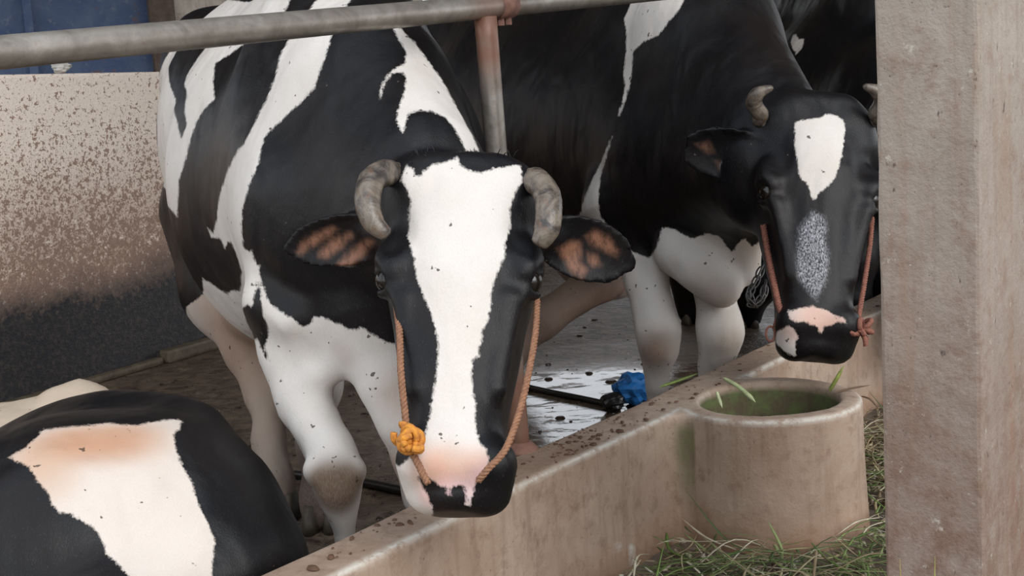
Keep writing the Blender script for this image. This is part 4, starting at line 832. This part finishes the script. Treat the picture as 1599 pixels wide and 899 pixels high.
    horn(root, [H(.095, .04, -.02), at(1355, 190, 3.06), at(1368, 176, 3.03), at(1378, 158, 3.01), at(1370, 143, 2.99), at(1348, 134, 2.98)], [.014, .016, .0185, .020, .017, .006])
    for s in (-1, 1): eyeball(root, H(s * .1215, .397, .022), .0215)
    f = -_F * [1, 1, 0]
    for p in (at(1026, 690, 3.63), at(1112, 678, 3.62), at(780, 610, 4.24), at(735, 547, 5.0)): hoof(root, p, f)
    V, F = rope([at(1192, 352, 3.02), at(1199, 395, 2.99), at(1208, 440, 2.95), at(1219, 485, 2.91), at(1236, 505, 2.88)], .0078)
    h1 = link_mesh('rope_halter', mesh_from('rope_halter', local(V, root), F), M['redrope'], root)
    V, F = rope([at(1362, 340, 3.02), at(1358, 385, 2.99), at(1350, 440, 2.94), at(1341, 495, 2.90), at(1340, 512, 2.89)], .0062)
    link_mesh('rope_strand', mesh_from('rope_strand', local(V, root), F), M['redrope'], h1)
    parts = []; rk = np.random.RandomState(4); c = at(1342, 515, 2.89)
    for i in range(9):
        n = rk.randn(3); n /= np.linalg.norm(n); q = np.cross(n, rk.randn(3)); q /= np.linalg.norm(q); e = np.cross(n, q); t = np.linspace(0, 5.2, 22)
        parts.append(tube(c + rk.randn(3) * .007 + .014 * (np.cos(t)[:, None] * q + np.sin(t)[:, None] * e), .0062, 7))
    parts.append(tube(catmull([c, at(1350, 528, 2.88), at(1352, 540, 2.88)], 6), .006, 7))
    V, F = merge(parts); link_mesh('knot', mesh_from('knot', local(V, root), F), M['redrope'], h1)['label'] = 'rust-brown rope knot beside the muzzle'
    t = np.linspace(0, 2 * math.pi, 25); c = at(1203, 521, 2.92)
    V, F = tube(c + np.cos(t)[:, None] * _X * .010 + np.sin(t)[:, None] * _Y * .017, .0028, 6, False)
    link_mesh('rope_loop', mesh_from('rope_loop', local(V, root), F), M['redrope'], h1)
    V, F = rope([at(1219, 487, 2.91), at(1212, 500, 2.915), at(1209, 510, 2.92)], .004)
    link_mesh('rope_end', mesh_from('rope_end', local(V, root), F), M['redrope'], h1)
    cv = catmull([at(1190, 418, 3.33), at(1180, 440, 3.31), at(1171, 460, 3.30), at(1178, 474, 3.30), at(1191, 462, 3.30), at(1196, 440, 3.31)], 6); parts = []
    for i in range(0, len(cv) - 2, 2):
        d = cv[i + 1] - cv[i]; d /= np.linalg.norm(d); e = np.cross(d, _F if (i // 2) % 2 else _X); e /= np.linalg.norm(e); a = np.linspace(0, 2 * math.pi, 14)
        parts.append(tube(cv[i] + np.cos(a)[:, None] * d * .019 + np.sin(a)[:, None] * e * .009, .0026, 6, False))
    V, F = merge(parts); link_mesh('neck_chain', mesh_from('neck_chain', local(V, root), F), M['iron'], root)['label'] = 'loose steel chain hanging under the neck'
    return root
cow2 = cow_patch()

# --- black cow standing behind the second one
def cow_black():
    root = thing('cow', tuple(at(1250, 200, 5.2) * [1, 1, 0]), 'black cow standing behind the heart-marked cow, only its dark flank showing', 'cow')
    S = Solid()
    S.limb([(at(1190, 170, 5.9), .28), (at(1260, 190, 5.4), .37), (at(1340, 190, 4.9), .36), (at(1400, 200, 4.5), .28)], .1, 1.18)
    S.cap(at(1185, 10, 5.9), .12, at(1390, 0, 4.6), .13, .12)
    S.limb([(at(1410, 150, 4.4), .19), (at(1440, 250, 4.1), .15), (at(1455, 330, 3.9), .13), (at(1470, 450, 3.75), .10), (at(1475, 500, 3.7), .08)], .09, 1.1)
    S.limb([(at(1330, 300, 4.5), .16), (at(1330, 400, 4.4), .08), (at(1330, 480, 4.4), .06), (at(1330, 540, 4.4), .045), (at(1330, 567, 4.4), .05)], .05)
    S.limb([(at(1410, 300, 4.6), .16), (at(1405, 380, 4.62), .08), (at(1405, 450, 4.65), .06), (at(1405, 500, 4.68), .045), (at(1405, 525, 4.7), .05)], .05)
    S.cap(at(1385, 300, 4.5), .2, at(1382, 440, 4.58), .13, .06)
    S.limb([(at(1150, 280, 5.6), .24), (at(1165, 380, 5.3), .17), (at(1180, 440, 5.2), .09), (at(1165, 480, 5.3), .06), (at(1165, 496, 5.3), .055)], .06)
    S.limb([(at(1090, 290, 5.7), .22), (at(1085, 380, 5.5), .17), (at(1085, 430, 5.4), .10), (at(1080, 465, 5.45), .06), (at(1080, 490, 5.45), .055)], .06)
    finish(root, S, 'black', at(1250, 200, 5) - _C, [], coarse=0.024)
    f = -_F * [1, 1, 0]
    for p in (at(1330, 567, 4.4), at(1405, 525, 4.7), at(1165, 496, 5.3), at(1080, 490, 5.45)): hoof(root, p, f)
    return root
cow3 = cow_black()

# --- black and white cow lying in the near corner, and a cream one lying beyond it
def cow_lying():
    root = thing('cow', tuple(at(180, 860, 2.3) * [1, 1, 0]), 'lying black and white cow with a tan-edged white flank patch in the near corner', 'cow')
    S = Solid()
    S.limb([(at(-330, 990, 2.25), .215), (at(-100, 955, 2.25), .225), (at(110, 882, 2.29), .235), (at(230, 862, 2.33), .215), (at(302, 895, 2.33), .165), (at(362, 930, 2.33), .10)], .13, 1.0)
    S.limb([(at(-60, 742, 2.42), .042), (at(57, 706, 2.44), .042), (at(113, 686, 2.44), .042), (at(165, 673, 2.44), .040), (at(211, 672, 2.44), .038), (at(264, 682, 2.43), .038), (at(296, 688, 2.42), .036), (at(352, 786, 2.40), .05), (at(396, 872, 2.38), .05)], .09)   # spine, hip and croup
    S.cap(at(275, 770, 2.30), .10, at(365, 890, 2.25), .09, .10)
    S.limb([(at(330, 905, 2.2), .10), (at(180, 990, 2.05), .08), (at(60, 1010, 2.05), .045)], .08)                    # folded hind leg
    S.limb([(at(-420, 1010, 2.05), .08), (at(-300, 1060, 1.98), .05), (at(-420, 1070, 1.98), .04)], .06)
    S.limb([(at(-380, 800, 2.2), .20), (at(-520, 700, 2.2), .14), (at(-600, 640, 2.2), .11), (at(-640, 740, 2.1), .08)], .10)   # neck and head, out of the frame
    S.limb([(at(415, 868, 2.36), .03), (at(438, 930, 2.33), .022), (at(420, 985, 2.25), .02)], .03)
    o = finish(root, S, 'lying', at(200, 800, 2.2) - _C, [(at(90 + i * 26, 684 - i * 2, 2.30), .05, (.47, .23, .12), .55, None) for i in range(0, 6)] + [(at(50, 712, 2.3), .07, (.50, .27, .15), .6, None), (at(80, 740, 2.3), .05, (.52, .36, .26), .4, None)], coarse=0.011, base=(.63, .555, .495))
    return root
cow4 = cow_lying()

def cow_cream():
    root = thing('calf', tuple(at(40, 690, 3.1) * [1, 1, 0]), 'cream young cow lying behind the near black and white one, only its back in view', 'cow')
    S = Solid()
    S.limb([(at(-260, 765, 3.25), .19), (at(-60, 765, 3.15), .185), (at(50, 755, 3.1), .17), (at(125, 735, 3.08), .13), (at(165, 760, 3.05), .09)], .08)
    S.limb([(at(-100, 672, 3.2), .05), (at(50, 655, 3.14), .045), (at(90, 632, 3.1), .038), (at(125, 620, 3.1), .038), (at(152, 628, 3.1), .034), (at(172, 650, 3.08), .035)], .03)
    S.limb([(at(150, 760, 2.95), .08), (at(60, 800, 2.85), .06), (at(-20, 812, 2.83), .035)], .06)
    S.limb([(at(-300, 700, 3.2), .15), (at(-400, 640, 3.2), .10), (at(-440, 700, 3.1), .07)], .08)
    for i in range(3): S.cap(at(100 + i * 26, 628 + i * 2, 3.05), .010, at(140 + i * 20, 650 + i * 4, 3.02), .008, .012, 1, 0)
    o, V, Q, grp = finish(root, S, 'cream', at(100, 700, 3) - _C, [], coarse=0.014, base=(.56, .45, .34))
    a = o.data.attributes['coat'].data; a.foreach_set('value', np.full(len(V), 0.2, np.float32))
    return root
cow5 = cow_cream()

# ------------------------------------------------------------------ small things
STONE_S = -0.02
def blade_geo(P, wd, up=(0, 0, 1)):
    """folded grass blade along the points P"""
    P = catmull(P, 4); T = np.gradient(P, axis=0); T /= np.linalg.norm(T, axis=1)[:, None] + 1e-9
    sd_ = np.cross(T, up); sd_ /= np.linalg.norm(sd_, axis=1)[:, None] + 1e-9; nn = np.cross(sd_, T); n = len(P)
    wv = wd * np.minimum(1, np.minimum(np.linspace(0.45, 6, n), np.linspace(3.2, 0.06, n)))[:, None]
    V = np.stack([P - sd_ * wv, P - nn * wv * 0.45, P + sd_ * wv, P + nn * wv * 0.1], 1).reshape(-1, 3)
    F = [(i * 4 + j, i * 4 + (j + 1) % 4, i * 4 + 4 + (j + 1) % 4, i * 4 + 4 + j) for i in range(n - 1) for j in range(4)]
    return V, F

GREENS = [(0.10, 0.18, 0.03), (0.16, 0.25, 0.055), (0.06, 0.10, 0.025), (0.26, 0.31, 0.12)]
STRAWS = [(0.46, 0.38, 0.21), (0.30, 0.22, 0.12), (0.58, 0.52, 0.38), (0.16, 0.105, 0.06)]

def one_blade(pts, wd, col, label, group=None, name='grass_blade'):
    V, F = blade_geo(pts, wd, _F * -1 + np.array([0, 0, .3])); p0 = np.asarray(pts)[0]
    me = mesh_from(name, V - p0, F); set_attr(me, 'hue', np.tile(col, (len(V), 1)))
    o = link_mesh(name, me, M['blade']); o.location = p0; return tag(o, label, 'grass', group)
one_blade([at(1130, 590, 2.95), at(1152, 603, 2.90), at(1170, 618, 2.86), at(1180, 628, 2.84)], .0055, (0.42, 0.46, 0.24), 'pale green grass blade bent over the far rim of the drinking bowl')
one_blade([at(1119, 611, 2.86), at(1123, 623, 2.85), at(1128, 637, 2.84)], .004, (0.50, 0.54, 0.30), 'short pale grass blade against the inner side of the drinking bowl')
one_blade([at(1295, 610, 2.88), at(1306, 592, 2.86), at(1318, 570, 2.85)], .0045, (0.30, 0.34, 0.08), 'upright green blade on the bowl rim below the marked cow')
one_blade([on_z(1303, 613, .293), on_z(1330, 606, .298), on_z(1360, 601, .30)], .0022, (0.13, 0.07, 0.04), 'thin brown straw lying out over the bowl rim')
one_blade([on_z(1345, 618, .294), at(1360, 624, 2.82), at(1373, 640, 2.84)], .0022, (0.13, 0.07, 0.04), 'curled brown straw at the edge of the bowl beside the pillar')
one_blade([on_z(1030, 604, .292), on_z(1062, 593, .296), on_z(1092, 582, .292)], .0035, (0.16, 0.22, 0.05), 'long thin green blade lying along the far edge of the barrier top')
g0 = at(1405, 905, 1.55)
for px, dx, lab in ((1405, 2, 'yellow straw stalk standing in front of the pillar, the thinner one'), (1450, -14, 'greenish straw stalk leaning in front of the pillar, the thicker one')):
    tp = at(px if dx > 0 else 1460, 871 if dx > 0 else 868, 1.60); gp = at(px + dx, 1190, 1.62); gp[2] = 0
    one_blade([gp, gp * .5 + tp * .5 + np.array([.004, 0, 0]), tp], .0035 if dx > 0 else .0045, (0.42, 0.33, 0.12) if dx > 0 else (0.30, 0.28, 0.09), lab, None, 'straw_stalk')

_pc = np.array(pillar.location) - K0; PILLAR_V = ((_pc @ KN) - .10, 0, (_pc @ KD) - .24, (_pc @ KD) + .24)

def grass_heap():
    rnd = random.Random(11); parts = []; cols = []
    def put(u, v, ln, wd, col, lift):
        a = rnd.uniform(0, 2 * math.pi); d = np.array([math.cos(a), math.sin(a), 0]); p = K0 + KD * u + KN * v; p[2] = lift
        P = [p + d * ln * (t - .5) + np.array([0, 0, rnd.uniform(0, .018) + (t if rnd.random() < .12 else 0) * ln * .35]) + np.array([-d[1], d[0], 0]) * rnd.uniform(-.02, .02) for t in (0, .5, 1)]
        for q in P:                                                  # keep clear of the barrier and the bowl
            rel = q - K0; uu, vv = rel @ KD, rel @ KN
            if vv < 0.012 or (vv > PILLAR_V[0] and PILLAR_V[2] < uu < PILLAR_V[3]) or math.hypot(uu - 1.215, vv - .143) < .225: return
        g = blade_geo(P, wd); parts.append(g); cols.append(np.tile(col, (len(g[0]), 1)))
    for i in range(2600):
        u, v = rnd.uniform(.35, 2.5), rnd.uniform(0, .62)
        near = 1.0 if u < 1.55 else .35
        if u < .75 and rnd.random() > (u - .35) / .4: continue
        if rnd.random() > (1.0 if v > .1 else .7): continue
        col = rnd.choice(GREENS) if rnd.random() < .62 * near else rnd.choice(STRAWS)
        put(u, v, rnd.uniform(.06, .26), rnd.uniform(.0012, .0036), col, rnd.uniform(.0, .045) * near)
    for i in range(1500):
        u, v = rnd.uniform(.55, 2.4), rnd.uniform(0, .6)
        put(u, v, rnd.uniform(.008, .028), rnd.uniform(.003, .006), rnd.choice([(.55, .48, .33), (.38, .28, .18), (.64, .60, .48), (.12, .08, .05), (.2, .14, .09)]), .002)
    V, F = merge(parts); me = mesh_from('cut_grass', V, F); set_attr(me, 'hue', np.vstack(cols))
    o = link_mesh('cut_grass', me, M['blade']); tag(o, 'loose chopped green fodder and straw strewn on the ground around the bowl', 'grass', None, 'stuff')
grass_heap()

def chip(p, r, rnd):
    a = np.linspace(0, 2 * math.pi, 7, endpoint=False); st = rnd.uniform(.3, 1.0); th = rnd.uniform(0, 3.14); ca, sa = math.cos(th), math.sin(th)
    base = np.array([[r * math.cos(t) * rnd.uniform(.7, 1.2), r * st * math.sin(t) * rnd.uniform(.7, 1.2)] for t in a]) @ np.array([[ca, sa], [-sa, ca]])
    V = np.vstack([np.c_[base, np.zeros(7)], np.c_[base * .7, np.full(7, min(.006, r * .4))]]) + p
    return V, [tuple(range(7, 14))] + [(i, (i + 1) % 7, 7 + (i + 1) % 7, 7 + i) for i in range(7)]
def debris():
    rnd = random.Random(21); parts = []
    for i in range(330):
        u = rnd.uniform(.0, 2.6); v = rnd.uniform(-.108, -.012)
        if i % 3 == 0: u = rnd.gauss(.72, .12)
        if math.hypot(u - 1.215, v - .143) < .165: continue
        parts.append(chip(K0 + KD * u + KN * v + np.array([0, 0, TOP + .0005]), rnd.choice([.002, .0025, .003, .006]) * rnd.uniform(.6, 1.4), rnd))
    for u, v, r in ((.17, -.06, .009), (.185, -.05, .012), (.0, -.06, .010), (-.05, -.05, .012), (.55, -.07, .008)):
        parts.append(chip(K0 + KD * u + KN * v + np.array([0, 0, TOP + .0005]), r, rnd))
    V, F = merge(parts); o = link_mesh('dung_flecks', mesh_from('dung_flecks', V, F), plain('dried_dung', (.13, .065, .035), .85, 0, .5, 60, .4))
    tag(o, 'dried brown dung flecks scattered on top of the concrete barrier', 'dirt', None, 'stuff')
    parts = []
    for i in range(520):
        p = on_z(rnd.uniform(150, 700), rnd.uniform(570, 830), 0.0); parts.append(chip(p, rnd.choice([.003, .004, .006, .012]) * rnd.uniform(.6, 1.3), rnd))
    for i in range(70):
        p = on_z(rnd.uniform(820, 1010), rnd.uniform(500, 690), 0.0); parts.append(chip(p, rnd.choice([.003, .004, .006, .02]) * rnd.uniform(.6, 1.3), rnd))
    V, F = merge(parts); o = link_mesh('floor_muck', mesh_from('floor_muck', V, F), plain('wet_muck', (.05, .034, .024), .18, 0, .5, 60, .4))
    tag(o, 'dark wet muck lumps spread over the stall floor', 'dirt', None, 'stuff')
debris()

V, F = tube(catmull([on_z(820, 603, .010), on_z(860, 612, .010), on_z(910, 622, .010), on_z(966, 634, .010)], 8), .010, 10)
o = link_mesh('hose', mesh_from('hose', V, F), M['hose']); tag(o, 'thin dark hose lying across the bright wet floor puddle', 'hose')
V, F = tube(catmull([on_z(425, 737, .013), on_z(480, 743, .013), on_z(560, 752, .013), on_z(640, 768, .013)], 8), .013, 10)
o = link_mesh('hose', mesh_from('hose', V, F), M['hose']); tag(o, 'black pipe lying on the floor behind the foreleg of the blaze-faced cow', 'hose')

def crumple(name, p, r, m, label, cat, seed, sq=.7):
    bm = bmesh.new(); bmesh.ops.create_icosphere(bm, subdivisions=3, radius=r); rk = np.random.RandomState(seed); ks = rk.randn(6, 3) * 2.4 / r; ph = rk.rand(6) * 6
    for v in bm.verts:
        c = np.array(v.co); v.co *= 1 + .16 * (sum(abs(math.sin(c @ k_ + q)) for k_, q in zip(ks, ph)) - 3) ; v.co.z *= sq
    me = bpy.data.meshes.new(name); bm.to_mesh(me); bm.free(); z0 = min(v.co.z for v in me.vertices); me.transform(Matrix.Translation((0, 0, -z0)))
    o = link_mesh(name, me, m); o.location = p; return tag(o, label, cat)
crumple('plastic_bag', on_z(989, 636, 0), .052, M['bluerag'], 'crumpled bright blue plastic on the floor beside the white foreleg', 'plastic', 3, .85)
crumple('dung_lump', on_z(958, 642, 0), .036, M['hose'], 'small dark lump on the floor next to the blue plastic', 'dirt', 5)
crumple('stone', tuple(W0 + WD * STONE_S - WN * .05 + np.array([0, 0, 1.191])), .032, M['stone'], 'small pale stone lying on top of the low plastered wall', 'stone', 9, .6)
